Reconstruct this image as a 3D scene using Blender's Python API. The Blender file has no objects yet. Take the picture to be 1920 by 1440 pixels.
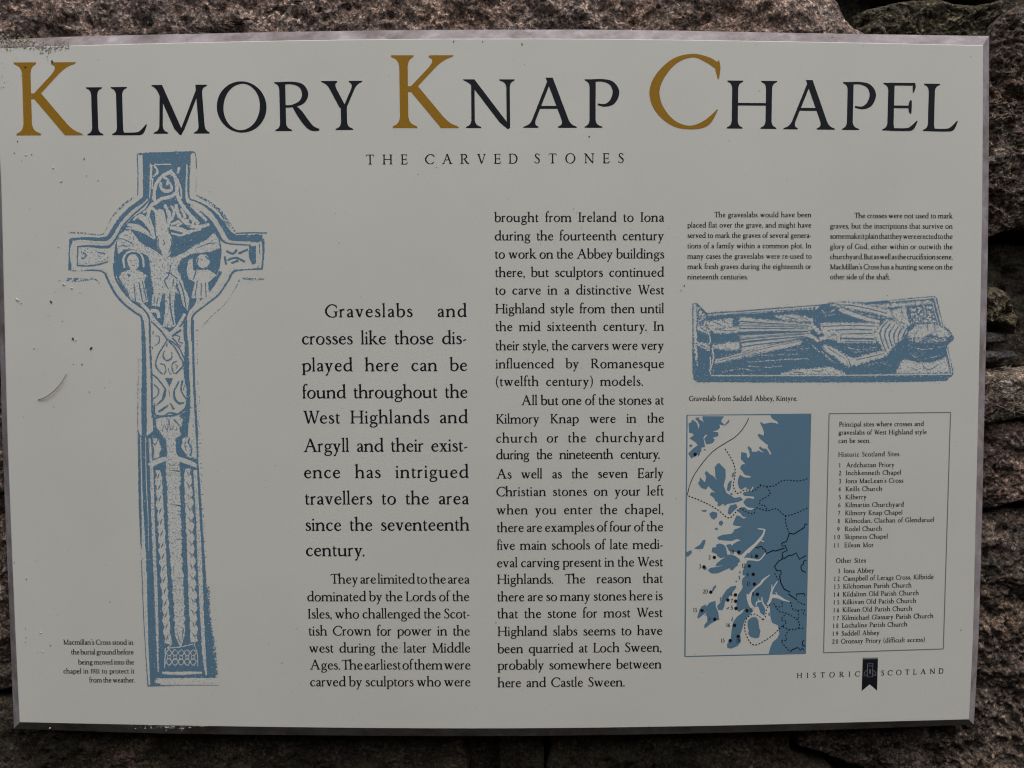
import bpy, math, random
from mathutils import Vector, noise
from mathutils.geometry import tessellate_polygon

random.seed(7)
SC = bpy.context.scene
COL = SC.collection
R = math.radians

# ------------------------------------------------------------------ camera
F_PX = 1884.0                       # focal length in pixels of the 1920x1440 frame
PITCH = R(3.2)
DIST = 0.87
TARGET = Vector((0.0, 0.0, 1.45))
FWD = Vector((0, math.cos(PITCH), -math.sin(PITCH)))
UP = Vector((0, math.sin(PITCH), math.cos(PITCH)))
CAM = TARGET - FWD * DIST
cd = bpy.data.cameras.new('camera')
cd.sensor_width = 36.0
cd.lens = 36.0 * F_PX / 1920.0
cd.clip_start = 0.01
cd.clip_end = 200
cam = bpy.data.objects.new('camera', cd)
cam.location = CAM
cam.rotation_euler = (math.pi / 2 - PITCH, 0, 0)
COL.objects.link(cam)
SC.camera = cam

# ------------------------------------------------------------------ light
SUN_EL, SUN_AZ = R(64), R(152)      # azimuth measured from +Y, clockwise from above
world = bpy.data.worlds.new('World')
SC.world = world
world.use_nodes = True
wn = world.node_tree
bg = wn.nodes['Background']
sky = wn.nodes.new('ShaderNodeTexSky')
sky.sky_type = 'NISHITA'
sky.sun_disc = False
sky.sun_elevation = SUN_EL
sky.sun_rotation = SUN_AZ
sky.dust_density = 4.0
hs_ = wn.nodes.new('ShaderNodeHueSaturation')     # overcast: the cloud layer greys the blue
hs_.inputs['Saturation'].default_value = 0.3
wn.links.new(sky.outputs['Color'], hs_.inputs['Color'])
wn.links.new(hs_.outputs['Color'], bg.inputs['Color'])
bg.inputs['Strength'].default_value = 0.15
sd = bpy.data.lights.new('sun', 'SUN')
sd.energy = 0.6
sd.angle = R(28)
sd.color = (1.0, 0.955, 0.88)
sun = bpy.data.objects.new('sun', sd)
d = Vector((math.sin(SUN_AZ) * math.cos(SUN_EL), math.cos(SUN_AZ) * math.cos(SUN_EL), math.sin(SUN_EL)))
sun.rotation_euler = d.to_track_quat('Z', 'Y').to_euler()
COL.objects.link(sun)
SC.cycles.filter_width = 1.15
SC.view_settings.view_transform = 'Standard'
SC.view_settings.look = 'None'
SC.view_settings.exposure = 0.42
SC.view_settings.gamma = 1.0
SC.view_settings.use_curve_mapping = False


# ------------------------------------------------------------------ helpers
def tag(o, label=None, cat=None, group=None, kind=None):
    if label: o['label'] = label
    if cat: o['category'] = cat
    if group: o['group'] = group
    if kind: o['kind'] = kind
    return o


def link(name, verts, faces, mats, parent=None, midx=None, smooth=False):
    me = bpy.data.meshes.new(name)
    me.from_pydata([tuple(v) for v in verts], [], faces)
    for m in (mats if isinstance(mats, (list, tuple)) else [mats]):
        me.materials.append(m)
    if midx:
        me.polygons.foreach_set('material_index', midx)
    if smooth:
        me.polygons.foreach_set('use_smooth', [True] * len(me.polygons))
    me.update()
    o = bpy.data.objects.new(name, me)
    COL.objects.link(o)
    if parent:
        o.parent = parent
    return o


def on_plane(px, py, y):
    """point on the upright plane at depth y seen in that place of the picture (traced layout)"""
    dx = (px - 960.0) / F_PX
    dz = -(py - 720.0) / F_PX
    v = FWD + Vector((1, 0, 0)) * dx + UP * dz
    t = (y - CAM.y) / v.y
    return CAM + v * t


# ------------------------------------------------------------------ materials
def mat_new(name):
    m = bpy.data.materials.new(name)
    m.use_nodes = True
    nt = m.node_tree
    return m, nt, nt.nodes['Principled BSDF']


def noise_node(nt, scale, detail=4, rough=0.55, vec=None):
    n = nt.nodes.new('ShaderNodeTexNoise')
    n.inputs['Scale'].default_value = scale
    n.inputs['Detail'].default_value = detail
    n.inputs['Roughness'].default_value = rough
    if vec is not None:
        nt.links.new(vec, n.inputs['Vector'])
    return n


def ramp_node(nt, fac, stops, interp='LINEAR'):
    r = nt.nodes.new('ShaderNodeValToRGB')
    r.color_ramp.interpolation = interp
    el = r.color_ramp.elements
    while len(el) > 1:
        el.remove(el[-1])
    el[0].position = stops[0][0]
    el[0].color = (*stops[0][1], 1)
    for p, c in stops[1:]:
        e = el.new(p)
        e.color = (*c, 1)
    nt.links.new(fac, r.inputs['Fac'])
    return r


def mix_node(nt, fac, a, b, mode='MIX'):
    n = nt.nodes.new('ShaderNodeMix')
    n.data_type = 'RGBA'
    n.blend_type = mode
    for s, v in ((0, fac), (6, a), (7, b)):
        if hasattr(v, 'is_linked') or hasattr(v, 'links'):
            nt.links.new(v, n.inputs[s])
        elif s == 0:
            n.inputs[0].default_value = v
        else:
            n.inputs[s].default_value = (*v, 1)
    return n.outputs[2]


def coords(nt):
    return nt.nodes.new('ShaderNodeTexCoord').outputs['Object']


PAPER = (0.552, 0.541, 0.500)
BLUE = (0.090, 0.174, 0.250)
SHEEN = dict(rough=0.48, spec=0.32)


def print_material(name, col, holes=None, hole_scale=900.0, cover=0.5, grain=0.05, spec=None):
    """ink or laminate: flat print colour, fine paper grain; holes = colour of specks where the ink is thin"""
    m, nt, b = mat_new(name)
    co = coords(nt)
    g = noise_node(nt, 700, 3, 0.6, co)
    lo = tuple(c * (1 - grain) for c in col)
    hi = tuple(min(1, c * (1 + grain)) for c in col)
    c = ramp_node(nt, g.outputs['Fac'], [(0.3, lo), (0.7, hi)]).outputs['Color']
    if holes:
        h = noise_node(nt, hole_scale, 2.5, 0.65, co)
        f = ramp_node(nt, h.outputs['Fac'], [(cover, (0, 0, 0)), (cover + 0.035, (1, 1, 1))]).outputs['Color']
        c = mix_node(nt, f, c, holes)
    nt.links.new(c, b.inputs['Base Color'])
    b.inputs['Roughness'].default_value = SHEEN['rough']
    b.inputs['Specular IOR Level'].default_value = SHEEN['spec'] if spec is None else spec
    bp = nt.nodes.new('ShaderNodeBump')
    bp.inputs['Strength'].default_value = 0.10
    bp.inputs['Distance'].default_value = 0.0004
    n2 = noise_node(nt, 420, 3, 0.6, co)
    nt.links.new(n2.outputs['Fac'], bp.inputs['Height'])
    nt.links.new(bp.outputs['Normal'], b.inputs['Normal'])
    return m


def face_material():
    """cream laminate face: faint mottling, grime film near the left edge, thin dirt specks"""
    m = print_material('cream_laminate', PAPER, grain=0.035)
    nt = m.node_tree
    b = nt.nodes['Principled BSDF']
    base = b.inputs['Base Color'].links[0].from_socket
    co = coords(nt)
    big = noise_node(nt, 6, 4, 0.6, co)
    stain = ramp_node(nt, big.outputs['Fac'], [(0.3, (0.93, 0.93, 0.92)), (0.7, (1, 1, 1))]).outputs['Color']
    c = mix_node(nt, 1.0, base, stain, 'MULTIPLY')
    sp = noise_node(nt, 240, 1.5, 0.5, co)
    sf = ramp_node(nt, sp.outputs['Fac'], [(0.735, (0, 0, 0)), (0.78, (0.5, 0.5, 0.5))]).outputs['Color']
    c = mix_node(nt, sf, c, (0.2, 0.18, 0.15))
    nt.links.new(c, b.inputs['Base Color'])
    return m


M_FACE = face_material()
M_CREAM = print_material('bare_cream_laminate', PAPER, grain=0.035)
M_BLACK = print_material('black_ink', (0.0075, 0.009, 0.013), grain=0.2, spec=0.16)
M_GOLD = print_material('ochre_ink', (0.265, 0.135, 0.006), grain=0.12, spec=0.2)
M_BLUE = print_material('blue_ink', BLUE, holes=PAPER, hole_scale=720, cover=0.635)
M_BLUE_SOLID = print_material('solid_blue_ink', (0.092, 0.178, 0.254), grain=0.06)
M_STIP = print_material('stippled_blue_ink', BLUE, holes=PAPER, hole_scale=520, cover=0.5)
M_FAINT = print_material('thinly_stippled_blue_ink', BLUE, holes=PAPER, hole_scale=560, cover=0.40)
M_SPECK = print_material('cream_with_blue_specks', PAPER, holes=(0.19, 0.28, 0.36), hole_scale=620, cover=0.55)
M_TINT = print_material('cream_with_fine_blue_grain', PAPER, holes=(0.22, 0.31, 0.38), hole_scale=760, cover=0.575)
M_GREYLINE = print_material('grey_ink', (0.16, 0.17, 0.18))


def edge_material():
    m, nt, b = mat_new('mauve_laminate_core')
    co = coords(nt)
    n = noise_node(nt, 60, 6, 0.7, co)
    c = ramp_node(nt, n.outputs['Fac'], [(0.3, (0.165, 0.140, 0.158)), (0.5, (0.235, 0.205, 0.218)), (0.68, (0.33, 0.30, 0.31))]).outputs['Color']
    st_ = noise_node(nt, 17, 7, 0.72, co)
    sf = ramp_node(nt, st_.outputs['Fac'], [(0.38, (0.62, 0.56, 0.50)), (0.5, (1, 0.98, 0.97)), (0.66, (1.12, 1.12, 1.12))]).outputs['Color']
    c = mix_node(nt, 1.0, c, sf, 'MULTIPLY')
    nt.links.new(c, b.inputs['Base Color'])
    b.inputs['Roughness'].default_value = 0.6
    return m


M_EDGE = edge_material()


def stone_material(name, dark, mid, light, moss=0.0, lichen=0.0, mosscol=(0.055, 0.049, 0.026), scale=1.0, speck=0.75, bump=0.8):
    m, nt, b = mat_new(name)
    co = coords(nt)
    big = noise_node(nt, 16 * scale, 8, 0.68, co)
    c = ramp_node(nt, big.outputs['Fac'], [(0.30, dark), (0.50, mid), (0.70, light)]).outputs['Color']
    pat = noise_node(nt, 7.5, 5, 0.6, co)
    pf = ramp_node(nt, pat.outputs['Fac'], [(0.36, (0.66, 0.63, 0.62)), (0.5, (1.0, 0.97, 0.94)), (0.64, (1.35, 1.22, 1.08))]).outputs['Color']
    c = mix_node(nt, 1.0, c, pf, 'MULTIPLY')
    # mineral grains
    v = nt.nodes.new('ShaderNodeTexVoronoi')
    v.inputs['Scale'].default_value = 430 * scale
    nt.links.new(co, v.inputs['Vector'])
    sep = nt.nodes.new('ShaderNodeSeparateColor')
    nt.links.new(v.outputs['Color'], sep.inputs['Color'])
    gr = ramp_node(nt, sep.outputs['Red'], [(0.0, (0.25, 0.23, 0.22)), (0.3, (0.7, 0.69, 0.7)), (0.55, (1.0, 0.97, 0.94)), (0.72, (1.35, 1.15, 1.02)), (0.86, (1.5, 1.5, 1.5)), (1.0, (3.2, 3.0, 2.85))]).outputs['Color']
    c = mix_node(nt, speck, c, mix_node(nt, 1.0, c, gr, 'MULTIPLY'))
    fine = noise_node(nt, 300 * scale, 8, 0.78, co)
    ff = ramp_node(nt, fine.outputs['Fac'], [(0.39, (0.10, 0.095, 0.09)), (0.5, (0.95, 0.95, 0.95)), (0.62, (2.3, 2.25, 2.2))]).outputs['Color']
    c = mix_node(nt, 0.9, c, ff, 'MULTIPLY')
    if moss:
        mn = noise_node(nt, 26, 7, 0.7, co)
        mf = ramp_node(nt, mn.outputs['Fac'], [(0.62 - moss * 0.3, (0, 0, 0)), (0.74 - moss * 0.3, (0.8, 0.8, 0.8))]).outputs['Color']
        c = mix_node(nt, mf, c, mosscol)
    if lichen:
        ln = noise_node(nt, 42, 8, 0.75, co)
        lf = ramp_node(nt, ln.outputs['Fac'], [(0.60 - lichen * 0.1, (0, 0, 0)), (0.72 - lichen * 0.1, (0.75, 0.75, 0.75))]).outputs['Color']
        c = mix_node(nt, lf, c, mix_node(nt, 1.0, (0.42, 0.39, 0.35), ff, 'MULTIPLY'))
    nt.links.new(c, b.inputs['Base Color'])
    b.inputs['Roughness'].default_value = 0.88
    b.inputs['Specular IOR Level'].default_value = 0.35
    bp = nt.nodes.new('ShaderNodeBump')
    bp.inputs['Strength'].default_value = 0.9 * bump
    bp.inputs['Distance'].default_value = 0.006
    nt.links.new(fine.outputs['Fac'], bp.inputs['Height'])
    bp2 = nt.nodes.new('ShaderNodeBump')
    bp2.inputs['Strength'].default_value = 0.7 * bump
    bp2.inputs['Distance'].default_value = 0.002
    nt.links.new(v.outputs['Distance'], bp2.inputs['Height'])
    nt.links.new(bp.outputs['Normal'], bp2.inputs['Normal'])
    nt.links.new(bp2.outputs['Normal'], b.inputs['Normal'])
    return m


S_GREY = stone_material('conglomerate_stone', (0.095, 0.071, 0.060), (0.205, 0.157, 0.138), (0.345, 0.28, 0.25), moss=0.06, speck=0.8, lichen=0.25)
S_BROWN = stone_material('brown_schist_stone', (0.054, 0.041, 0.031), (0.142, 0.11, 0.089), (0.255, 0.21, 0.175), moss=0.25, speck=0.6, lichen=0.4)
S_MOSS = stone_material('mossy_stone', (0.03, 0.028, 0.018), (0.085, 0.075, 0.05), (0.17, 0.15, 0.10), moss=0.4, mosscol=(0.066, 0.052, 0.030))
S_PINK = stone_material('pinkish_stone', (0.04, 0.03, 0.028), (0.11, 0.082, 0.072), (0.2, 0.155, 0.14), moss=0.05)
S_ROUGH = stone_material('rough_grey_stone', (0.034, 0.027, 0.023), (0.10, 0.081, 0.069), (0.21, 0.174, 0.15), moss=0.05)
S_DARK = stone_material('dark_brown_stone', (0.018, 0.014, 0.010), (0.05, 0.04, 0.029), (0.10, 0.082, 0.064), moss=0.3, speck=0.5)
S_LEDGE = stone_material('weathered_ledge_stone', (0.10, 0.078, 0.062), (0.21, 0.168, 0.14), (0.32, 0.27, 0.23), moss=0.2, mosscol=(0.09, 0.085, 0.035), lichen=0.3)
S_SLATE = stone_material('dark_slate_stone', (0.02, 0.02, 0.02), (0.06, 0.058, 0.056), (0.13, 0.125, 0.12), speck=0.2)
M_MORTAR = stone_material('earthy_mortar', (0.012, 0.010, 0.008), (0.03, 0.026, 0.02), (0.06, 0.05, 0.04), moss=0.2)

# ------------------------------------------------------------------ stone wall
WALL_Y = 0.040
wall = tag(bpy.data.objects.new('stone_wall', None), 'rough rubble stone wall behind the information board', 'wall')
wall.location = (0, WALL_Y, 1.0)
COL.objects.link(wall)


def fbm(p, octs=5, gain=0.5):
    a, s, t = 1.0, 1.0, 0.0
    for _ in range(octs):
        t += a * noise.noise(p * s)
        a *= gain
        s *= 2.03
    return t


def stone(outline, mat, depth=0.035, bulge=0.012, rough=0.006, res=90, seed=0, y0=WALL_Y, flat=6.0, ridged=0.0, strata=0.0):
    """one closed lump of rubble: outline traced in the picture, on the wall plane, bulging towards the viewer"""
    pts = [on_plane(x, y, y0) for x, y in outline]
    cx = sum(p.x for p in pts) / len(pts)
    cz = sum(p.z for p in pts) / len(pts)
    ang = sorted([(math.atan2(p.z - cz, p.x - cx), p) for p in pts], key=lambda a: a[0])

    def rim(t):
        n = len(ang)
        for i in range(n):
            a0, p0 = ang[i]
            a1, p1 = ang[(i + 1) % n]
            if i == n - 1:
                a1 += 2 * math.pi
            tt = t
            if tt < a0:
                tt += 2 * math.pi
            if a0 <= tt <= a1 + 1e-9:
                # ray / segment intersection
                dx, dz = math.cos(t), math.sin(t)
                ex, ez = p1.x - p0.x, p1.z - p0.z
                den = dx * ez - dz * ex
                if abs(den) < 1e-9:
                    return p0.x - cx, p0.z - cz
                k = ((p0.x - cx) * ez - (p0.z - cz) * ex) / den
                return dx * k, dz * k
        return 0.0, 0.0
    wx = max(p.x for p in pts) - min(p.x for p in pts)
    wz = max(p.z for p in pts) - min(p.z for p in pts)
    nu = max(12, int(res * max(0.35, min(1.0, wx / max(wx, wz)))))
    nv = max(12, int(res * max(0.35, min(1.0, wz / max(wx, wz)))))
    off = Vector((seed * 3.17, seed * 1.3, -seed * 2.1))
    verts, idx = [], {}
    for i in range(nu + 1):
        for j in range(nv + 1):
            u, v = 2 * i / nu - 1, 2 * j / nv - 1
            r = max(abs(u), abs(v))
            if r < 1e-6:
                x, z = cx, cz
            else:
                rx, rz = rim(math.atan2(v * wz, u * wx))
                x, z = cx + rx * r, cz + rz * r
            edge = 1 - r ** flat
            q = Vector((x, 0, z))
            wob = noise.noise(q * 25 + off) * 0.012 + noise.noise(q * 70 + off) * 0.004
            wob2 = noise.noise(q * 25 - off) * 0.012 + noise.noise(q * 70 - off) * 0.004
            k = 0.4 + 0.6 * r
            h = bulge * edge + (fbm(q * 46 + off, 7, 0.62)) * rough * (0.4 + 0.6 * edge)
            if ridged:
                h -= ridged * max(0, abs(fbm(q * 60 + off * 2, 4, 0.6)) - 0.28)
            # pits
            pit = noise.noise(q * 110 + off) + 0.5 * noise.noise(q * 230 + off)
            if pit > 0.45:
                h -= (pit - 0.45) * 0.012 * edge
            if strata:
                h += strata * math.sin(z * 330 + 5 * noise.noise(q * 14 + off))
            yy = y0 - h + (depth * 0.9 if r > 0.999 else 0)
            idx[i, j] = len(verts)
            verts.append((x + wob * k * 0.6, yy, z + wob2 * k * 0.6))
    faces = [(idx[i, j], idx[i + 1, j], idx[i + 1, j + 1], idx[i, j + 1]) for i in range(nu) for j in range(nv)]
    ring = [idx[i, 0] for i in range(nu)] + [idx[nu, j] for j in range(nv)] + [idx[i, nv] for i in range(nu, 0, -1)] + [idx[0, j] for j in range(nv, 0, -1)]
    back = []
    for k in ring:
        x, y, z = verts[k]
        back.append(len(verts))
        verts.append((cx + (x - cx) * 0.97, y0 + depth + 0.03, cz + (z - cz) * 0.97))
    n = len(ring)
    for k in range(n):
        faces.append((ring[(k + 1) % n], ring[k], back[k], back[(k + 1) % n]))
    faces.append(tuple(back))
    o = link('stone', [(x, y - WALL_Y, z - 1.0) for x, y, z in verts], faces, mat, wall, smooth=True)
    return o


def rect(x0, y0, x1, y1, j=0, seed=1):
    rr = random.Random(seed)
    n = 5
    P = [(x0 + (x1 - x0) * k / n, y0) for k in range(n)] + [(x1, y0 + (y1 - y0) * k / n) for k in range(n)]
    P += [(x1 - (x1 - x0) * k / n, y1) for k in range(n)] + [(x0, y1 - (y1 - y0) * k / n) for k in range(n)]
    return [(x + rr.uniform(-j, j), y + rr.uniform(-j, j)) for x, y in P]


# mortar bed: one rough sheet with thickness behind the stones
def mortar():
    x0, z0, w, h, nx, nz = -0.95, 0.72, 1.9, 1.5, 150, 120
    vs, fs = [], []
    for i in range(nx + 1):
        for j in range(nz + 1):
            p = Vector((x0 + w * i / nx, 0, z0 + h * j / nz))
            vs.append((p.x, 0.05 - fbm(p * 30, 5, 0.6) * 0.008, p.z - 1.0))
    for i in range(nx):
        for j in range(nz):
            a = i * (nz + 1) + j
            fs.append((a, a + nz + 1, a + nz + 2, a + 1))
    link('mortar', vs, fs, M_MORTAR, wall, smooth=True)


mortar()
# ground: level strip in front of the wall, then an unseen bank added to block low sky light
M_TURF = stone_material('added_bank_turf', (0.010, 0.011, 0.006), (0.022, 0.024, 0.011), (0.04, 0.042, 0.018), scale=0.2, speck=0.3)


def ground():
    prof = [(0.12, 0.0), (-0.4, 0.0), (-1.0, 0.02), (-1.18, 0.12), (-1.4, 0.9), (-1.62, 1.7), (-1.85, 2.15), (-2.3, 2.35), (-4, 2.6), (-12, 3.2), (-40, 4.0)]
    xs = [-30, -12, -6, -4] + [-3 + 0.25 * i for i in range(25)] + [4, 6, 12, 30]
    vs, fs = [], []
    for x in xs:
        for y, z in prof:
            q = Vector((x, y, z))
            vs.append((x, y + (0.06 * noise.noise(q * 1.7) if y < -0.5 else 0), z + (0.10 * noise.noise(q * 1.3 + Vector((5, 5, 5))) if y < -1.0 else 0)))
    m_ = len(prof)
    for i in range(len(xs) - 1):
        for j in range(m_ - 1):
            a = i * m_ + j
            fs.append((a, a + 1, a + m_ + 1, a + m_))
    tag(link('ground', vs, fs, M_TURF, smooth=True), kind='structure')  # sheet includes the added bank that dims the lower board


ground()
# top course: big pitted conglomerate block, its right end runs down to the board
stone([(-420, -330), (200, -360), (800, -350), (1300, -330), (1480, -150), (1552, -20), (1590, 35), (1625, 72), (1600, 150), (1500, 240), (800, 260), (0, 255), (-330, 240), (-430, 60), (-450, -150)],
      S_GREY, bulge=0.016, rough=0.0060, res=420, seed=1, flat=10, ridged=0.004)
stone([(1596, 26), (1640, 10), (1720, 7), (1800, 9), (1880, -4), (1900, 60), (1862, 120), (1850, 260), (1700, 290), (1600, 230), (1606, 90)], S_MOSS, bulge=0.006, rough=0.007, res=150, seed=2, y0=WALL_Y + 0.012, flat=14, ridged=0.006)
stone([(1500, -330), (1700, -350), (1900, -330), (1905, -100), (1890, -20), (1760, -12), (1650, -15), (1560, -90)], S_DARK, bulge=0.006, rough=0.008, res=110, seed=3, y0=WALL_Y + 0.016)
# right-hand side, top to bottom
stone([(1868, 40), (1900, 5), (2000, -20), (2250, -40), (2300, 150), (2280, 400), (2100, 440), (1960, 425), (1860, 440), (1700, 420), (1690, 300), (1740, 200), (1850, 140)],
      S_BROWN, bulge=0.008, rough=0.010, res=330, seed=4, flat=14, ridged=0.006)
stone([(1700, 430), (1860, 452), (1990, 440), (2260, 450), (2270, 690), (1960, 690), (1700, 690)], S_DARK, bulge=0.002, rough=0.006, res=120, seed=5, y0=WALL_Y + 0.03)
stone([(1780, 556), (1845, 536), (1880, 545), (1900, 568), (1911, 600), (1906, 632), (1884, 620), (1850, 612), (1800, 616)], S_MOSS, bulge=0.012, rough=0.007, res=110, seed=6, flat=5)
stone([(1770, 640), (1840, 618), (1882, 630), (1890, 642), (1830, 656), (1770, 662)], S_SLATE, bulge=0.010, rough=0.003, res=60, seed=8, flat=4)
stone([(1780, 672), (1845, 658), (1890, 656), (1902, 668), (1850, 684), (1780, 690)], S_SLATE, bulge=0.012, rough=0.003, res=60, seed=9, flat=4)
stone([(1750, 702), (1850, 690), (1960, 686), (2250, 690), (2260, 775), (2000, 784), (1860, 790), (1750, 786)],
      S_LEDGE, bulge=0.016, rough=0.0045, res=240, seed=10, flat=6, strata=0.0012)
stone([(1700, 800), (1850, 796), (2000, 790), (2250, 800), (2280, 930), (2100, 950), (1930, 940), (1840, 955), (1700, 960)],
      S_PINK, bulge=0.010, rough=0.006, res=240, seed=11, flat=10, ridged=0.005)
stone([(1600, 975), (1850, 962), (2000, 955), (2250, 965), (2300, 1200), (2290, 1420), (2100, 1520), (1850, 1500), (1600, 1440), (1500, 1395), (1480, 1250), (1540, 1060)],
      S_ROUGH, bulge=0.012, rough=0.0075, res=340, seed=12, flat=9, ridged=0.006, strata=0.0006)
# bottom course
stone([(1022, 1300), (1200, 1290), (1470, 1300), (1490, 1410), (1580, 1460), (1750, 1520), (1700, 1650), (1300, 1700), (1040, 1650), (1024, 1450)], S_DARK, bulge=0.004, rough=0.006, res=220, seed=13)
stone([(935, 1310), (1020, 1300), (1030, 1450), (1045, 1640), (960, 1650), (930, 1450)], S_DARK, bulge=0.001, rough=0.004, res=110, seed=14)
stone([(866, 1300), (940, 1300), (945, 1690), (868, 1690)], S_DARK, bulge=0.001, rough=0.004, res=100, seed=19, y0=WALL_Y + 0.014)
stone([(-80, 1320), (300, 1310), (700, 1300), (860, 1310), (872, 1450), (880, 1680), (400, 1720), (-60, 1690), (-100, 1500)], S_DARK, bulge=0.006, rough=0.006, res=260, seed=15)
# left-hand side and the hidden middle
stone([(-430, 300), (-50, 280), (250, 290), (270, 700), (-40, 705), (-420, 690)], S_BROWN, bulge=0.010, rough=0.008, res=120, seed=16)
stone([(-430, 720), (-60, 715), (160, 725), (180, 1000), (170, 1290), (-100, 1300), (-430, 1280), (-450, 1000)], S_ROUGH, bulge=0.010, rough=0.009, res=150, seed=17)
stone([(-450, 1310), (-250, 1310), (-120, 1330), (-130, 1600), (-440, 1650)], S_PINK, bulge=0.008, rough=0.008, res=80, seed=18)
for k, (a, b, c, e) in enumerate([(290, 290, 830, 720), (850, 285, 1290, 640), (1310, 280, 1660, 560), (200, 740, 700, 1000), (720, 745, 1180, 990),
                                  (1200, 660, 1640, 960), (200, 1020, 640, 1280), (660, 1015, 1000, 1280), (1020, 1010, 1450, 1270)]):
    stone(rect(a, b, c, e, 14, k), (S_ROUGH, S_BROWN, S_PINK)[k % 3], bulge=0.004, rough=0.006, res=44, seed=30 + k)

# ------------------------------------------------------------------ information board
board = tag(bpy.data.objects.new('information_board', None),
            'large cream information board with ochre and black title fixed on the stone wall', 'sign')
board.location = (0, 0, 1.09)
COL.objects.link(board)


def spline_poly(pts, n=12):
    """Catmull-Rom through an open list"""
    out = []
    P = [pts[0]] + list(pts) + [pts[-1]]
    for i in range(1, len(P) - 2):
        for k in range(n):
            t = k / n
            a, b, c, e = P[i - 1], P[i], P[i + 1], P[i + 2]
            out.append(tuple(0.5 * (2 * b[q] + (c[q] - a[q]) * t + (2 * a[q] - 5 * b[q] + 4 * c[q] - e[q]) * t * t + (3 * b[q] - a[q] - 3 * c[q] + e[q]) * t ** 3) for q in range(len(b))))
    out.append(tuple(pts[-1]))
    return out


TOP = [(-12, 91), (124, 85.4), (401, 78.2), (700, 73.2), (960, 72), (1200, 73.2), (1500, 77.6), (1700, 81.4), (1844, 84.6)]
RIGHT = [(1844, 84.6), (1843, 300), (1840.4, 500), (1833.5, 830), (1829.3, 1000), (1825, 1190), (1817.6, 1350)]
BOT = [(1817.6, 1350), (1550, 1357), (1280, 1363.2), (960, 1367), (640, 1365.8), (300, 1361), (35.7, 1355.3)]
LEFT = [(35.7, 1355.3), (27.5, 1180), (20, 1000), (12.5, 800), (6.5, 560), (1.5, 360), (-6, 200), (-12, 91)]
TOP_O = [(-22, 77), (109, 69.6), (401, 62.5), (700, 57.2), (960, 55.6), (1200, 56.4), (1500, 62), (1700, 65.2), (1854.6, 67.6)]
RIGHT_O = [(1854.6, 67.6), (1853.8, 300), (1851.6, 500), (1844.4, 830), (1840.4, 1000), (1834.8, 1190), (1826, 1358.5)]
BOT_O = [(1826, 1358.5), (1550, 1368.5), (1280, 1375.5), (960, 1380), (640, 1379), (300, 1375), (26, 1366)]
LEFT_O = [(26, 1366), (19, 1180), (11.5, 1000), (4, 800), (-2, 560), (-7.5, 360), (-15, 200), (-22, 77)]


def loop(sides):
    out = []
    for s in sides:
        out += spline_poly(s, 4)[:-1]
    return out


inner = loop([TOP, RIGHT, BOT, LEFT])
outer = loop([TOP_O, RIGHT_O, BOT_O, LEFT_O])
BEV, BACK = 0.0095, 0.0125
BL = board.location


def rel(v):
    return (v.x - BL.x, v.y - BL.y, v.z - BL.z)


f0 = [rel(on_plane(x, y, 0.0)) for x, y in inner]
n = len(f0)
fi = [(x * (1 - 0.0017), y, 0.36 + (z - 0.36) * (1 - 0.0023)) for x, y, z in f0]
# face sheet: laminate front with a rolled-over lip one millimetre deep
lip = [(x, y + 0.0008, z) for x, y, z in f0]
tri = tessellate_polygon([[Vector((p[0], p[2], 0)) for p in fi]])
faces = [tuple(t) for t in tri] + [(k, (k + 1) % n, n + (k + 1) % n, n + k) for k in range(n)]
me_face = link('panel', fi + lip, faces, M_FACE, board)
me = me_face.data
import bmesh
bm = bmesh.new()
bm.from_mesh(me)
bmesh.ops.recalc_face_normals(bm, faces=bm.faces)
bm.to_mesh(me)
bm.free()
if me.polygons[0].normal.y > 0:
    me.flip_normals()
# bevelled core: chamfer, short return, back
fo = [rel(on_plane(x, y, BEV)) for x, y in outer]
lip2 = [(x * 0.9995, y + 0.0009, z) for x, y, z in f0]
bk = [(x, BACK, z) for x, y, z in fo]
vs = lip2 + fo + bk
fs = []
for k in range(n):
    j = (k + 1) % n
    fs.append((k, j, n + j, n + k))
    fs.append((n + k, n + j, 2 * n + j, 2 * n + k))
for t in tessellate_polygon([[Vector((p[0], p[2], 0)) for p in bk]]):
    fs.append(tuple(2 * n + i for i in t))
link('bevelled_edge', vs, fs, M_EDGE, board)
# two batten rails that carry the panel off the wall
for z in (-0.26, 0.20):
    x0, x1, y0, y1, h = -0.33, 0.33, BACK, 0.05, 0.03
    zc = 0.36 + z
    vv = [(x0, y0, zc), (x1, y0, zc), (x1, y1, zc), (x0, y1, zc), (x0, y0, zc + h), (x1, y0, zc + h), (x1, y1, zc + h), (x0, y1, zc + h)]
    link('mounting_rail', vv, [(0, 1, 2, 3), (4, 7, 6, 5), (0, 4, 5, 1), (1, 5, 6, 2), (2, 6, 7, 3), (3, 7, 4, 0)], M_EDGE, board)

INK0, STEP, MICRO = 0.00005, 0.000013, 0.0000005


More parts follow.
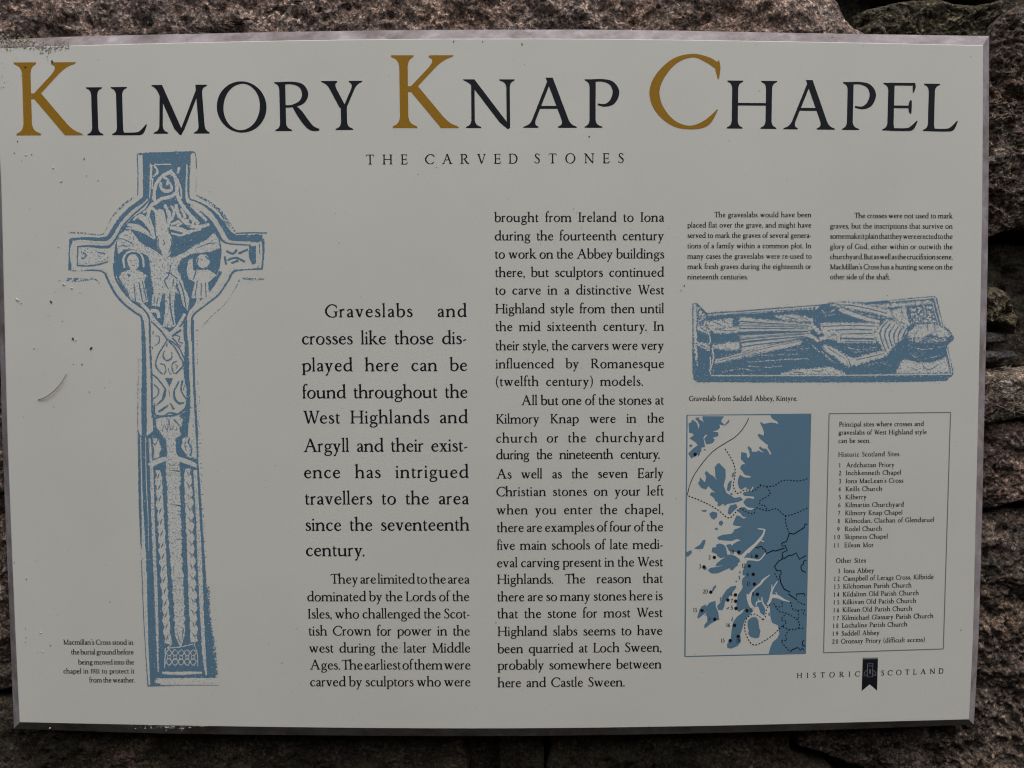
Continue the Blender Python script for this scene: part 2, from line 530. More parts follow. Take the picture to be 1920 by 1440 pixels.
class Ink:
    """printed shapes traced in picture coordinates and laid on the panel face, in thin layers"""

    def __init__(self):
        self.v, self.f, self.m, self.mats = [], [], [], []
        self.n, self.rough = 0, 0.0

    def mi(self, mat):
        if mat not in self.mats:
            self.mats.append(mat)
        return self.mats.index(mat)

    def pt(self, p, layer):
        self.v.append(rel(on_plane(p[0], p[1], -INK0 - STEP * layer - MICRO * (self.n % 24))))
        return len(self.v) - 1

    def face(self, idx, mat):
        # keep every face looking out of the wall
        a, b, c = (Vector(self.v[i]) for i in idx[:3])
        if (b - a).cross(c - a).y > 0:
            idx = tuple(reversed(idx))
        self.f.append(tuple(idx))
        self.m.append(self.mi(mat))

    def poly(self, pts, mat, layer=0, smooth=0):
        self.n += 1
        if self.rough:
            pts = self.ragged(pts)
            smooth = 0
        if smooth:
            pts = spline_poly(list(pts) + [pts[0]], smooth)[:-1]
        ids = [self.pt(p, layer) for p in pts]
        for t in tessellate_polygon([[Vector((p[0], p[1], 0)) for p in pts]]):
            self.face(tuple(ids[i] for i in t), mat)

    def ragged(self, pts):
        # worn hand-cut outline: subdivide and jitter
        out = []
        r = self.rough
        for (x0, y0), (x1, y1) in zip(pts, list(pts[1:]) + [pts[0]]):
            m = max(1, int(math.hypot(x1 - x0, y1 - y0) / 2.2))
            for i in range(m):
                t = i / m
                x, y = x0 + (x1 - x0) * t, y0 + (y1 - y0) * t
                out.append((x + r * noise.noise(Vector((x * .55, y * .55, 3.1))), y + r * noise.noise(Vector((x * .55, y * .55, 8.7)))))
        return out

    def flecks(self, pts, mat_in, mat_out, layer, density=0.5, size=0.9, closed=True):
        # grain along an edge: slivers of one colour straying into the other
        for (x0, y0), (x1, y1) in zip(pts, list(pts[1:]) + ([pts[0]] if closed else [])):
            L = math.hypot(x1 - x0, y1 - y0)
            for i in range(int(L * density * random.uniform(.6, 1.4))):
                t = random.random()
                dd = random.gauss(0, 2.2)
                x, y = x0 + (x1 - x0) * t - (y1 - y0) / L * dd, y0 + (y1 - y0) * t + (x1 - x0) / L * dd
                a = math.atan2(y1 - y0, x1 - x0) + random.gauss(0, .5)
                l = random.uniform(.5, 1.8) * size
                w = random.uniform(.35, .8) * size
                ca, sa = math.cos(a), math.sin(a)
                rr_, self.rough = self.rough, 0
                self.poly([(x - ca * l, y - sa * l), (x + sa * w, y - ca * w), (x + ca * l, y + sa * l), (x - sa * w, y + ca * w)], random.choice((mat_in, mat_out)), layer)
                self.rough = rr_

    def strip(self, L, Rr, mat, layer=0):
        self.n += 1
        a = [self.pt(p, layer) for p in L]
        b = [self.pt(p, layer) for p in Rr]
        for i in range(len(a) - 1):
            self.face((a[i], b[i], b[i + 1]), mat)
            self.face((a[i], b[i + 1], a[i + 1]), mat)

    def stroke(self, pts, w, mat, layer=0, smooth=6):
        if not isinstance(w, (list, tuple)):
            w = [w] * len(pts)
        q = [(p[0], p[1], ww) for p, ww in zip(pts, w)]
        if smooth and len(q) > 2:
            q = spline_poly(q, smooth)
        if self.rough:
            qq = []
            for a, b in zip(q, q[1:]):
                m = max(1, int(math.hypot(b[0] - a[0], b[1] - a[1]) / 1.8))
                qq += [tuple(a[c] + (b[c] - a[c]) * i / m for c in range(3)) for i in range(m)]
            q = qq + [q[-1]]
            r = self.rough
            q = [(x + .5 * r * noise.noise(Vector((x * .5, y * .5, 1.3))), y + .5 * r * noise.noise(Vector((x * .5, y * .5, 6.1))), max(.3, w * (1 + .3 * noise.noise(Vector((x * .4, y * .4, 4.4)))) + .5 * r * noise.noise(Vector((x * .9, y * .9, 9.4))))) for x, y, w in q]
        L, Rr = [], []
        for i, (x, y, ww) in enumerate(q):
            x0, y0, _ = q[max(0, i - 1)]
            x1, y1, _ = q[min(len(q) - 1, i + 1)]
            dx, dy = x1 - x0, y1 - y0
            l = math.hypot(dx, dy) or 1
            nx, ny = -dy / l * ww / 2, dx / l * ww / 2
            L.append((x + nx, y + ny))
            Rr.append((x - nx, y - ny))
        self.strip(L, Rr, mat, layer)

    def dot(self, x, y, r, mat, layer=0, ry=None, n=14):
        ry = ry or r
        self.poly([(x + r * math.cos(2 * math.pi * k / n), y + ry * math.sin(2 * math.pi * k / n)) for k in range(n)], mat, layer)

    def build(self, name, parent, **kw):
        o = link(name, self.v, self.f, self.mats, parent, self.m)
        if kw: tag(o, **kw)
        return o


# ------------------------------------------------------------------ lettering: a humanist roman drawn stroke by stroke (cap height = 100)
BOLD = 0.0


def st(x0, y0, x1, y1, w, b=None, t=None, p=0):
    """stem or diagonal cut level at both ends, with bracketed serifs"""
    w = w + BOLD
    H = y1 - y0
    prof = [(0, 1.0), (1.6, 1.03), (3.2, 0.86), (4.8, 0.52), (7.5, 0.25), (11, 0.09), (16, 0.0)]
    rows = {}

    def ext(dd):
        for (d0, e0), (d1, e1) in zip(prof, prof[1:]):
            if d0 <= dd <= d1:
                return e0 + (e1 - e0) * (dd - d0) / (d1 - d0)
        return 0.0
    ys = {0.0, H}
    if p:
        ys |= {3.0, 7.0, 13.0}
    for dd, _ in prof:
        if b and dd < H: ys.add(dd)
        if t and dd < H: ys.add(H - dd)
    L, Rr = [], []
    for y in sorted(ys):
        ax = x0 + (x1 - x0) * y / H
        lb = (b[0] * ext(y) if b else 0) + (t[0] * ext(H - y) if t else 0)
        rb = (b[1] * ext(y) if b else 0) + (t[1] * ext(H - y) if t else 0)
        hw = w / 2
        if p and y < 13:
            hw = min(hw, 1.6 + (w / 2 - 1.6) * y / 13)
        L.append((ax - hw - lb, y0 + y))
        Rr.append((ax + hw + rb, y0 + y))
    return (L, Rr)


def cv(pts, w, n=5):
    if not isinstance(w, (list, tuple)):
        w = [w] * len(pts)
    q = [(p[0], p[1], ww + BOLD) for p, ww in zip(pts, w)]
    if len(q) > 2:
        q = spline_poly(q, n)
    L, Rr = [], []
    for i, (x, y, ww) in enumerate(q):
        x0, y0, _ = q[max(0, i - 1)]
        x1, y1, _ = q[min(len(q) - 1, i + 1)]
        dx, dy = x1 - x0, y1 - y0
        l = math.hypot(dx, dy) or 1
        L.append((x - dy / l * ww / 2, y + dx / l * ww / 2))
        Rr.append((x + dy / l * ww / 2, y - dx / l * ww / 2))
    return (L, Rr)


def ring(cx, cy, rx, ry, side, thin, tilt=12, n=30):
    side, thin = side + BOLD, thin + BOLD
    L, Rr = [], []
    for k in range(n + 1):
        a = 2 * math.pi * k / n
        s = abs(math.cos(a - R(180 - tilt))) ** 1.5
        th = thin + (side - thin) * s
        ca, sa = math.cos(a), math.sin(a)
        L.append((cx + (rx + BOLD / 2) * ca, cy + (ry + BOLD / 2) * sa))
        Rr.append((cx + (rx + BOLD / 2 - th) * ca, cy + (ry + BOLD / 2 - th) * sa))
    return (L, Rr)


def blob(x, y, r):
    r = r + BOLD / 2
    n = 8
    return ([(x - r * math.sin(math.pi * k / n), y + r * math.cos(math.pi * k / n)) for k in range(n + 1)],
            [(x + r * math.sin(math.pi * k / n), y + r * math.cos(math.pi * k / n)) for k in range(n + 1)])


def flag(x, top, w=10.5, l=8):
    h = (w + BOLD) / 2
    return ([(x - h - l, top - 7), (x - h, top - 3.5), (x + h, top + 1)], [(x - h - l, top - 8), (x - h, top - 13), (x + h, top - 16)])


def low(x, top, foot=(7, 7)):
    return [st(x, 0, x, top - 3, 10.5, foot), flag(x, top)]


def arch(x0, x1):
    return [cv([(x0 + 3, 44), (x0 + 11, 55), (x0 + 21, 60.5), (x1 - 6, 57), (x1 - .5, 46), (x1, 34), (x1, 14)], [3.5, 5, 7, 9.5, 10.8, 10.5, 10.5]), st(x1, 0, x1, 16, 10.5, (7, 7))]


def glyphs():
    W = 12
    g = {}
    I = lambda x=16: st(x, 0, x, 100, W, (10, 10), (10, 10))
    g['I'] = (32, [I()])
    g['L'] = (70, [st(16, 0, 16, 100, W, (10, 4), (10, 10)), cv([(14, 2.6), (48, 2.6), (60, 6.5), (70, 22)], [5.2, 5.4, 8, 1.5])])
    g['E'] = (70, [st(16, 0, 16, 100, W, (10, 4), (10, 0)), cv([(14, 97.4), (52, 97.4)], 5.2), cv([(62, 100), (62, 92), (60.5, 80)], [3, 5.5, 1.5]), cv([(50, 97.4), (63, 97.4)], 5.2),
                   cv([(16, 50), (55, 50)], 4.8), cv([(56.5, 64), (55, 57), (55, 43), (56.5, 36)], [2, 5.5, 5.5, 2]),
                   cv([(14, 2.6), (48, 2.6), (60, 6.5), (70, 21)], [5.2, 5.4, 8, 1.5])])
    g['F'] = g['E']
    g['H'] = (102, [I(16), I(86), cv([(16, 51), (86, 51)], 4.8)])
    g['N'] = (103, [st(18.5, 0, 18.5, 94, 6.5, (11, 13)), st(91, -2, 14, 100, 15, None, (8, 0), 1), st(91, 0, 90.5, 100, 6.5, None, (14, 10))])
    g['A'] = (108, [st(14, 0, 54.5, 103, 7, (12, 11)), st(91, 0, 52, 103, 14, (13, 11)), cv([(27, 42), (78, 42)], 5.4)])
    g['P'] = (71, [st(16.5, 0, 16.5, 100, W, (10, 14), (10, 0)), cv([(14, 97.3), (38, 97.6), (56, 91), (64.5, 74), (58, 55), (43, 46.5), (27, 48.5)], [5, 5, 9, 13, 11.5, 5.5, 3.2], 7)])
    g['R'] = (91, [st(16, 0, 16, 100, W, (10, 12), (10, 0)), cv([(14, 97.4), (38, 97.6), (56, 91), (63, 75), (56, 59.5), (38, 51.5), (20, 50)], [5, 5, 9.5, 12.5, 9.5, 5, 4.5], 7),
                   cv([(39, 51), (50, 37), (64, 17), (76, 5.5), (91, 2.2)], [6, 12.5, 13, 10, 3])])
    g['O'] = (102, [ring(51, 50, 51, 52.5, 13.5, 4, 10, 44)])
    g['Q'] = g['O']
    g['Y'] = (82, [st(43.5, 0, 43.5, 50, W, (11, 12)), st(42, 45, 14, 100, 13.5, None, (9, 9)), st(45.5, 45, 70, 100, 6.5, None, (11, 9))])
    g['M'] = (113, [st(14.5, 0, 18, 96, 6.5, (11, 11)), st(55, -3, 12, 100, 14.5, None, (7, 0), 1), st(54.5, -3, 96, 97, 7, None, None, 1), st(99.5, 0, 94.5, 100, W, (10, 9), (0, 11))])
    g['K'] = (86, [st(16, 0, 16, 100, 11.5, (10, 12), (11, 8)), st(23, 49.5, 71, 100, 9.5, None, (14, 9)), st(74.5, 0, 27.5, 57.5, 16, (0, 9))])
    g['C'] = (93, [cv([(90, 85), (78, 92.5), (58, 98.3), (34, 91), (14, 70), (7, 48), (14, 26), (32, 8), (55, 1.7), (77, 8), (92, 26)], [9, 8, 5, 8, 12, 13.5, 12, 8, 5, 8.5, 1.5], 7),
                   cv([(92.5, 92), (91.5, 82), (92.5, 67)], [1.5, 7, 1.5])])
    g['G'] = (96, [cv([(86, 85), (76, 92.5), (57, 98.3), (34, 91), (14, 70), (7, 48), (14, 26), (32, 8), (55, 1.7), (72, 4), (84, 12)], [8, 7, 5, 8, 11.5, 13, 11.5, 8, 5, 5, 4], 7),
                   cv([(88, 92), (87, 82), (88, 68)], [1.5, 5, 1.5]), st(84, 7, 84, 46, 11.5, None, (11, 9))])
    g['D'] = (92, [st(16, 0, 16, 100, W, (10, 4), (10, 4)), cv([(14, 97.3), (42, 97.5), (70, 86), (84, 52), (72, 16), (44, 2.6), (14, 2.7)], [5, 5.5, 10, 13.5, 10, 5.5, 5], 7)])
    g['S'] = (56, [cv([(49, 82), (40, 95), (26, 97.5), (13, 89), (12, 74), (27, 58), (44, 43), (50, 24), (40, 7), (24, 2.6), (6, 15)], [3, 5, 5.5, 9, 11, 12.5, 12.5, 11, 7, 5, 3], 6),
                   cv([(50, 99), (49.5, 80)], [1.5, 4]), cv([(5, 1), (5.5, 22)], [1.5, 4])])
    g['T'] = (84, [st(42, 0, 42, 98, W, (12, 12)), cv([(10, 97.4), (74, 97.4)], 5.2), cv([(2.5, 80), (5, 92), (14, 97.4)], [1.5, 5, 5]), cv([(81.5, 80), (79, 92), (70, 97.4)], [1.5, 5, 5])])
    g['V'] = (92, [st(47, -2, 14, 100, 13.5, None, (8, 8), 1), st(47, -2, 78, 100, 6.5, None, (11, 10), 1)])
    g['W'] = (130, [st(40, -2, 14, 100, 13, None, (8, 6), 1), st(40, -2, 66, 100, 6, None, None, 1), st(86, -2, 58, 100, 13, None, (6, 0), 1), st(86, -2, 115, 100, 6, None, (10, 10), 1)])
    g['B'] = (68, [st(16, 0, 16, 100, W, (10, 0), (10, 0)), cv([(14, 97.4), (36, 97.4), (50, 90), (53, 77), (44, 60), (18, 54.5)], [5, 5, 9, 11, 8, 4]),
                   cv([(18, 54), (46, 51), (61, 38), (61, 20), (46, 4.5), (14, 2.6)], [4, 6, 11, 13, 8, 5])])
    bowlr = lambda x: cv([(x + 3, 47), (x + 13, 58), (x + 27, 61), (x + 39, 51), (x + 43, 32), (x + 37, 13), (x + 24, 2.8), (x + 11, 3.5), (x - 3, 10)], [4, 5, 6, 9.5, 11.5, 9.5, 5.5, 5, 3.5], 5)
    bowll = cv([(49, 52), (40, 60), (29, 61.5), (14, 51), (7.5, 31), (13, 12), (25, 3.5), (37, 7), (48, 19)], [4, 5, 5, 9, 11.5, 10, 7, 5, 3.5], 5)
    g['a'] = (47, [cv([(7, 47), (13, 58), (23, 61.5), (33, 56), (36, 43), (36, 14), (40, 4), (47, 4)], [8, 5.5, 5, 8.5, 10.5, 10.5, 7, 3]), cv([(36, 37), (20, 31), (9.5, 21), (10.5, 9), (20, 4.5), (29, 8), (36, 16)], [4, 5.5, 9, 10, 7, 5, 4])])
    g['b'] = (57, [st(9.5, 6, 9.5, 107, 10.5), flag(9.5, 110), bowlr(9.5)])
    g['c'] = (48, [cv([(44, 51), (37, 59), (27, 61.5), (13, 51), (7.5, 31), (13, 13), (26, 4), (37, 6.5), (47, 16)], [9, 6.5, 5, 9, 11, 10, 7.5, 5, 2.5], 5)])
    g['d'] = (62, [bowll, st(51, 0, 51, 107, 10.5, (0, 7)), flag(51, 110)])
    g['e'] = (50, [cv([(9, 36), (43, 38)], 4.5), cv([(44.5, 36.5), (40.5, 53), (28, 61.5), (13, 51), (7.5, 31), (13, 13), (27, 4), (38, 6.5), (48, 16)], [8, 7.5, 5, 8.5, 11, 10, 7.5, 5, 2.5], 5)])
    g['f'] = (31, [st(13, 0, 13, 82, 10.5, (7, 8)), cv([(13, 78), (15, 95), (24, 107), (34, 108), (40, 100)], [10.5, 9.5, 6, 6, 8]), cv([(1, 61), (31, 61)], 4.8)])
    g['g'] = (54, [ring(25, 42, 20.5, 21.5, 9.5, 5, 0, 20), cv([(15, 23), (9, 15), (15, 8), (32, 5.5), (45, 0.5), (49, -10), (42, -22), (27, -27), (11, -24), (5, -14), (11, -4), (20, 3)], [4, 6, 8, 9.5, 9.5, 7.5, 6, 5, 6.5, 7, 5, 4], 4), cv([(40, 55), (47, 60.5), (55, 60)], [4, 5, 7])])
    g['h'] = (62, low(10, 110) + arch(10, 50))
    g['i'] = (24, low(11, 64) + [blob(11, 87, 6.3)])
    g['j'] = g['i']
    g['k'] = (58, low(10, 110) + [st(19, 29, 42, 64, 6.5, None, (8, 7)), st(50, 0, 24, 38, 12, (0, 9))])
    g['l'] = (24, low(11, 110))
    g['m'] = (98, low(10, 64) + arch(10, 48) + arch(48, 86))
    g['n'] = (62, low(10, 64) + arch(10, 50))
    g['o'] = (58, [ring(29, 31.5, 28.5, 33, 11.5, 4.5, 14, 26)])
    g['p'] = (59, [st(11.5, -29, 11.5, 61, 10.5, (7, 7)), flag(11.5, 64), bowlr(11.5)])
    g['q'] = (60, [bowll, st(51, -29, 51, 63, 10.5, (7, 7))])
    g['r'] = (41, low(10, 64) + [cv([(13, 44), (20, 55), (29, 60.5), (38, 57)], [3.5, 6, 8.5, 9])])
    g['s'] = (38, [cv([(32, 49), (27, 59), (18, 61.5), (9.5, 56), (9.5, 46), (19, 37), (30, 28), (33, 15), (26, 5), (15, 3.5), (5, 12)], [3.5, 5, 5, 7.5, 9.5, 11, 11, 9.5, 6, 5, 3]), cv([(5, 2), (5, 17)], [1.5, 4])])
    g['t'] = (34, [cv([(12, 80), (13, 62), (13, 18), (17, 6), (25, 3.8), (34, 11)], [1.5, 9.5, 10.5, 10.5, 7, 2.5]), cv([(1, 61), (32, 61)], 5)])
    g['u'] = (63, [cv([(10, 60), (10, 22), (15, 7), (27, 4.5), (40, 9), (48, 18)], [10.5, 10.5, 10.5, 7, 5, 4]), flag(10, 64), st(50, 0, 50, 61, 10.5, (0, 7)), flag(50, 64)])
    g['v'] = (56, [st(28.5, -1, 10, 64, 12, None, (6, 6), 1), st(28.5, -1, 46, 64, 5.8, None, (8, 7), 1)])
    g['w'] = (86, [st(27, -1, 10, 64, 11.5, None, (6, 6), 1), st(27, -1, 44, 64, 5.5, None, None, 1), st(59, -1, 41, 64, 11.5, None, (5, 2), 1), st(59, -1, 76, 64, 5.5, None, (8, 7), 1)])
    g['x'] = (55, [st(45, 0, 11, 64, 12, (6, 7), (6, 6)), st(10, 0, 44, 64, 5.8, (7, 7), (7, 7))])
    g['y'] = (56, [st(29, 2, 10, 64, 12, None, (6, 6)), st(15, -28, 46, 64, 5.8, None, (8, 7)), cv([(17, -24), (12, -28), (5, -25)], [5, 7, 8])])
    g['z'] = (50, [cv([(5, 61), (45, 61)], 6), cv([(43, 60), (6, 4)], 9), cv([(5, 3), (46, 3)], 6)])
    g['.'] = (16, [blob(8, 5.5, 6.6)])
    g[','] = (17, [blob(8, 5.5, 6.4), cv([(12, 4), (11, -6), (4, -15)], [6, 5, 1.5])])
    g["'"] = (15, [blob(8, 102, 6), cv([(11, 101), (10, 92), (4, 84)], [6, 5, 1.5])])
    g['-'] = (30, [cv([(3, 27), (27, 36)], 7)])
    g['('] = (30, [cv([(27, 108), (11, 82), (6, 45), (11, 8), (27, -22)], [2, 7, 9.5, 7, 2])])
    g[')'] = (30, [cv([(3, 108), (19, 82), (24, 45), (19, 8), (3, -22)], [2, 7, 9.5, 7, 2])])
    g['1'] = (30, [st(16, 0, 16, 90, 11, (8, 8)), flag(16, 93, 11)])
    g['2'] = (50, [cv([(5, 70), (12, 86), (25, 90), (39, 80), (38, 60), (22, 33), (4, 6)], [4, 7, 6, 10, 11, 8, 5]), cv([(3, 5), (40, 5), (49, 17)], [8, 9, 2])])
    g['3'] = (48, [cv([(6, 78), (17, 90), (32, 86), (35, 68), (18, 52)], [4, 7, 9, 9, 4]), cv([(18, 52), (38, 46), (43, 26), (31, 6), (15, 3), (4, 9)], [4, 8, 11, 9, 6, 5])])
    g['4'] = (56, [st(38, 0, 38, 92, 10.5), cv([(37, 91), (3, 28)], 5), cv([(2, 26), (54, 26)], 7)])
    g['5'] = (48, [cv([(14, 87), (42, 89)], 9), cv([(15, 88), (11, 52)], 5), cv([(11, 50), (26, 56), (41, 44), (42, 22), (28, 5), (5, 5)], [4, 7, 10, 11, 8, 5])])
    six = [(44, 90), (24, 76), (9, 44), (12, 14), (27, 3), (43, 16), (42, 40), (29, 52), (13, 40)]
    g['6'] = (50, [cv(six, [4, 8, 11, 9, 6, 10, 10, 6, 4])])
    g['9'] = (50, [cv([(50 - x, 92 - y) for x, y in six], [4, 8, 11, 9, 6, 10, 10, 6, 4])])
    g['7'] = (48, [cv([(4, 86), (46, 86)], 9), cv([(44, 84), (28, 45), (18, 0)], [6, 9, 10])])
    g['8'] = (50, [ring(25, 69, 18, 22, 8, 6, 0, 18), ring(25, 25, 22, 26, 9.5, 6, 0, 20)])
    g['0'] = (54, [ring(27, 46, 26, 47, 11, 5, 0, 24)])
    # open, round lower case: letters a little wider than drawn
    for ch in 'abcdeghknopqsuvxymw':
        w, S = g[ch]
        g[ch] = (w * LC, [([(x * LC, y) for x, y in L], [(x * LC, y) for x, y in Q]) for L, Q in S])
    return g


LC = 1.14
KERN = {'We': -15, 'Wo': -13, 'Th': -9, 'y.': -9, 'y,': -9, 'r.': -7, 'r,': -7, 've': -2, 'Ke': -4, 'Ki': -3, 'Lo': -4, 'Ar': -3, 'f.': -4, 'ra': -2, 'Ch': -4, 'Ab': -3, 'ff': -2, 'fi': -2, 'P.': -8, 'Pr': -2, 'Pa': -4}
GCACHE = {}


def font(bold):
    global BOLD
    if bold not in GCACHE:
        BOLD = bold
        GCACHE[bold] = glyphs()
        BOLD = 0.0
    return GCACHE[bold]


SB = 3.0


def lean(x):
    return max(-0.027, min(0.029, (1060 - x) * 4.4e-5))


def put(ink, ch, x, y, cap, mat, bold=0, sx=1.0, slope=0.0, layer=4):
    """one letter: left edge x, baseline y (picture coordinates), cap height in px"""
    w, strips = font(bold)[ch]
    s = cap / 100.0

    def T(p):
        X = x + p[0] * s * sx
        v = p[1] * s
        return (X - lean(X) * v, y + slope * (X - x) - v)
    for k, (L, Rr) in enumerate(strips):
        ink.strip([T(p) for p in L], [T(p) for p in Rr], mat, layer + k)


def width(word, bold):
    f = font(bold)
    return sum(f[c][0] + 2 * SB for c in word) - 2 * SB + sum(KERN.get(word[i:i + 2], 0) for i in range(len(word) - 1))


def word(ink, text, x0, x1, y0, y1, cap, mat, bold=0, sx=1.0):
    """one word letterspaced to run from x0 to x1"""
    s = cap / 100.0
    W = width(text, bold) * s * sx
    gap = (x1 - x0 - W) / max(1, len(text) - 1)
    if gap < -2.2 * s * 2:
        sx *= (x1 - x0) / W
        gap = 0
    x = x0
    k = (y1 - y0) / max(1e-6, x1 - x0)
    f = font(bold)
    for c in text:
        put(ink, c, x, y0 + k * (x - x0), cap, mat, bold, sx, k)
        x += (f[c][0] + 2 * SB) * s * sx + gap


def line(ink, text, x0, x1, y0, y1, cap, mat=None, bold=1.2, ls=None):
    """a line of text justified between x0 and x1; ls fixes the letterspacing (in cap units) where the setter opened the line up"""
    mat = mat or M_BLACK
    s = cap / 100.0
    words = text.split()
    nw = len(words) - 1
    nl = sum(len(w) - 1 for w in words)
    N = sum(width(w, bold) for w in words)
    W = (x1 - x0) / s
    sx = 1.0
    if cap < 12:      # small sizes are set narrower with open word spaces
        sx = 0.93
        W /= sx
    E = W - N - nw * 24
    if ls is None:
        if nw == 0:
            ls = (W - N) / max(1, nl)
        elif E >= 0:
            spill = max(0.0, E - nw * (38 if cap >= 12 else 12))
            ls = spill / (nl + 4.0 * nw)
        else:
            ls = min(0, (E + nw * 9) / max(1, nl))
            if ls < -3.0:
                ls = -3.0
    gap = 0 if nw == 0 else (W - N - nl * ls) / nw
    low_ = 18 if cap >= 12 else 15
    if nw and gap < low_:
        k_ = W / (N + nl * ls + low_ * nw)
        sx *= k_
        gap = low_
    k = (y1 - y0) / (x1 - x0)
    x = x0
    f = font(bold)
    for w in words:
        for i, c in enumerate(w):
            put(ink, c, x, y0 + k * (x - x0), cap, mat, bold, sx, k)
            x += (f[c][0] + (2 * SB + ls + KERN.get(w[i:i + 2], 0) if i < len(w) - 1 else 0)) * s * sx
        x += gap * s * sx


# ---- title: three ochre initials and the black small capitals that follow them
for x, y, cap, ch in [(30.7, 253.9, 136.9, 'K'), (736.2, 240.1, 136.5, 'K'), (1216.9, 241.2, 139.5, 'C')]:
    k = Ink()
    put(k, ch, x, y, cap, M_GOLD, 0, 1.0, -0.004 if x < 100 else (-0.001 if x < 900 else 0.003))
    k.build('ochre_initial', board)
for letters in ([('I', 164.2, 253.9, 90.2, 78), ('L', 210.7, 253.4, 90.2, 172), ('M', 288.7, 250.8, 91.5, 274), ('O', 408, 246.4, 91.2, 247), ('R', 516.7, 245.8, 92, 219), ('Y', 605.6, 243.9, 92, 200)],
                [('N', 870.3, 240.1, 91.4, 250.7), ('A', 982.7, 239.6, 91.4, 261.3), ('P', 1096, 239.6, 91, 172.3)],
                [('H', 1363, 240.9, 90, 246), ('A', 1470, 242.3, 90, 252), ('P', 1578.7, 243.5, 89.8, 165), ('E', 1654.5, 244.7, 89.5, 173), ('L', 1730.6, 245.8, 89, 171)]):
    k = Ink()
    for ch, x, y, cap, wz in letters:
        real = wz / 2.667
        sx = real / (font(0)[ch][0] * cap / 100)
        put(k, ch, x, y, cap, M_BLACK, 0.6, sx, -0.006 if x < 700 else (0 if x < 1300 else 0.009))
    k.build('title_word', board)
k = Ink()
for w, x0, x1, y0, y1 in [('THE', 686.4, 764.4, 308.4, 308), ('CARVED', 797, 970.7, 307.6, 306.6), ('STONES', 1002, 1169.4, 306.3, 305.6)]:
    word(k, w, x0, x1, y0, y1, 18.4, M_BLACK, 1.8)
k.build('subtitle', board)

# ---- running text
def block(name, rows, cap, bold):
    k = Ink()
    for r in rows:
        line(k, r[0], r[1], r[2], r[3], r[4], cap, None, bold, r[5] if len(r) > 5 else None)
    return k.build(name, board)


block('lead_paragraph', [
    ('Graveslabs and', 609.6, 874.9, 595.1, 594.2, 9), ('crosses like those dis-', 566, 874.9, 646, 645.2), ('played here can be', 566.7, 876, 696.4, 695.6, 4),
    ('found throughout the', 567, 876.7, 747, 746), ('West Highlands and', 569, 877, 794.4, 793.4), ('Argyll and their exist-', 569.3, 877, 847.4, 846.6),
    ('ence has intrigued', 570, 878.3, 896.8, 896, 7), ('travellers to the area', 572, 879, 946.2, 945.6), ('since the seventeenth', 572.7, 880, 995.4, 995), ('century.', 573.6, 683.6, 1042.8, 1043)],
    24.4, 2.6)
block('text_column', [
    ('They are limited to the area', 620, 880.2, 1094.4, 1094.4), ('dominated by the Lords of the', 576, 880, 1127.4, 1127.2), ('Isles, who challenged the Scot-', 577.3, 880.8, 1159.8, 1159.4),
    ('tish Crown for power in the', 578.8, 881, 1191.7, 1191.6), ('west during the later Middle', 579.7, 881.7, 1223.7, 1223.6), ('Ages. The earliest of them were', 581.3, 882.3, 1255.5, 1255.4),
    ('carved by sculptors who were', 581.3, 882.3, 1287, 1287)], 18.2, 3.0)
block('text_column', [
    ('brought from Ireland to Iona', 927.5, 1245, 416.2, 415.7), ('during the fourteenth century', 927.5, 1245, 450.8, 450.4), ('to work on the Abbey buildings', 928, 1245.3, 484.8, 484.6),
    ('there, but sculptors continued', 928.4, 1245, 519.4, 518.8), ('to carve in a distinctive West', 928.6, 1245, 552.6, 551.8), ('Highland style from then until', 929, 1245, 587.5, 587),
    ('the mid sixteenth century. In', 929.2, 1245, 620.8, 620), ('their style, the carvers were very', 929.3, 1245, 656.8, 655.8), ('influenced by Romanesque', 929.6, 1245.2, 690.8, 690, 3),
    ('(twelfth century) models.', 930, 1205.5, 723.8, 723.2)], 17.8, 3.2)
block('text_column', [
    ('All but one of the stones at', 977.5, 1244.8, 759.4, 758.6), ('Kilmory Knap were in the', 930.2, 1244.9, 794.3, 792.4, 1), ('church or the churchyard', 930.2, 1244.8, 830, 828.4, 8),
    ('during the nineteenth century.', 930.2, 1237, 861.2, 859.8, -4), ('As well as the seven Early', 931, 1244.6, 897.4, 895.8, 0), ('Christian stones on your left', 930.8, 1244.4, 930.6, 929),
    ('when you enter the chapel,', 931.2, 1243.8, 964.6, 963.6), ('there are examples of four of the', 931.6, 1243.4, 997.9, 995.8), ('five main schools of late medi-', 931.8, 1242.9, 1031.2, 1029.2),
    ('eval carving present in the West', 931.8, 1242.9, 1063.9, 1061.7), ('Highlands. The reason that', 932.2, 1242.7, 1095, 1092.9, 0), ('there are so many stones here is', 932.6, 1242.4, 1127.7, 1125.3),
    ('that the stone for most West', 932.8, 1242.2, 1159.5, 1156.9), ('Highland slabs seems to have', 933, 1241.8, 1192.7, 1190.7), ('been quarried at Loch Sween,', 933.2, 1240.4, 1225, 1222),
    ('probably somewhere between', 933.2, 1240.2, 1256, 1253.5, 0), ('here and Castle Sween.', 933.6, 1171.4, 1288.8, 1287.2)], 17.8, 3.2)
block('side_note', [
    ('The graveslabs would have been', 1339.5, 1521, 407.3, 407.3), ('placed flat over the grave, and might have', 1289, 1521, 426.6, 426.8), ('served to mark the graves of several genera-', 1289, 1521, 446, 446),
    ('tions of a family within a common plot. In', 1289, 1521, 465.5, 465.5), ('many cases the graveslabs were re-used to', 1289, 1521.5, 485, 485), ('mark fresh graves during the eighteenth or', 1289, 1521, 504.4, 504.4),
    ('nineteenth centuries.', 1289, 1402, 523.7, 523.7)], 9.9, 5.2)
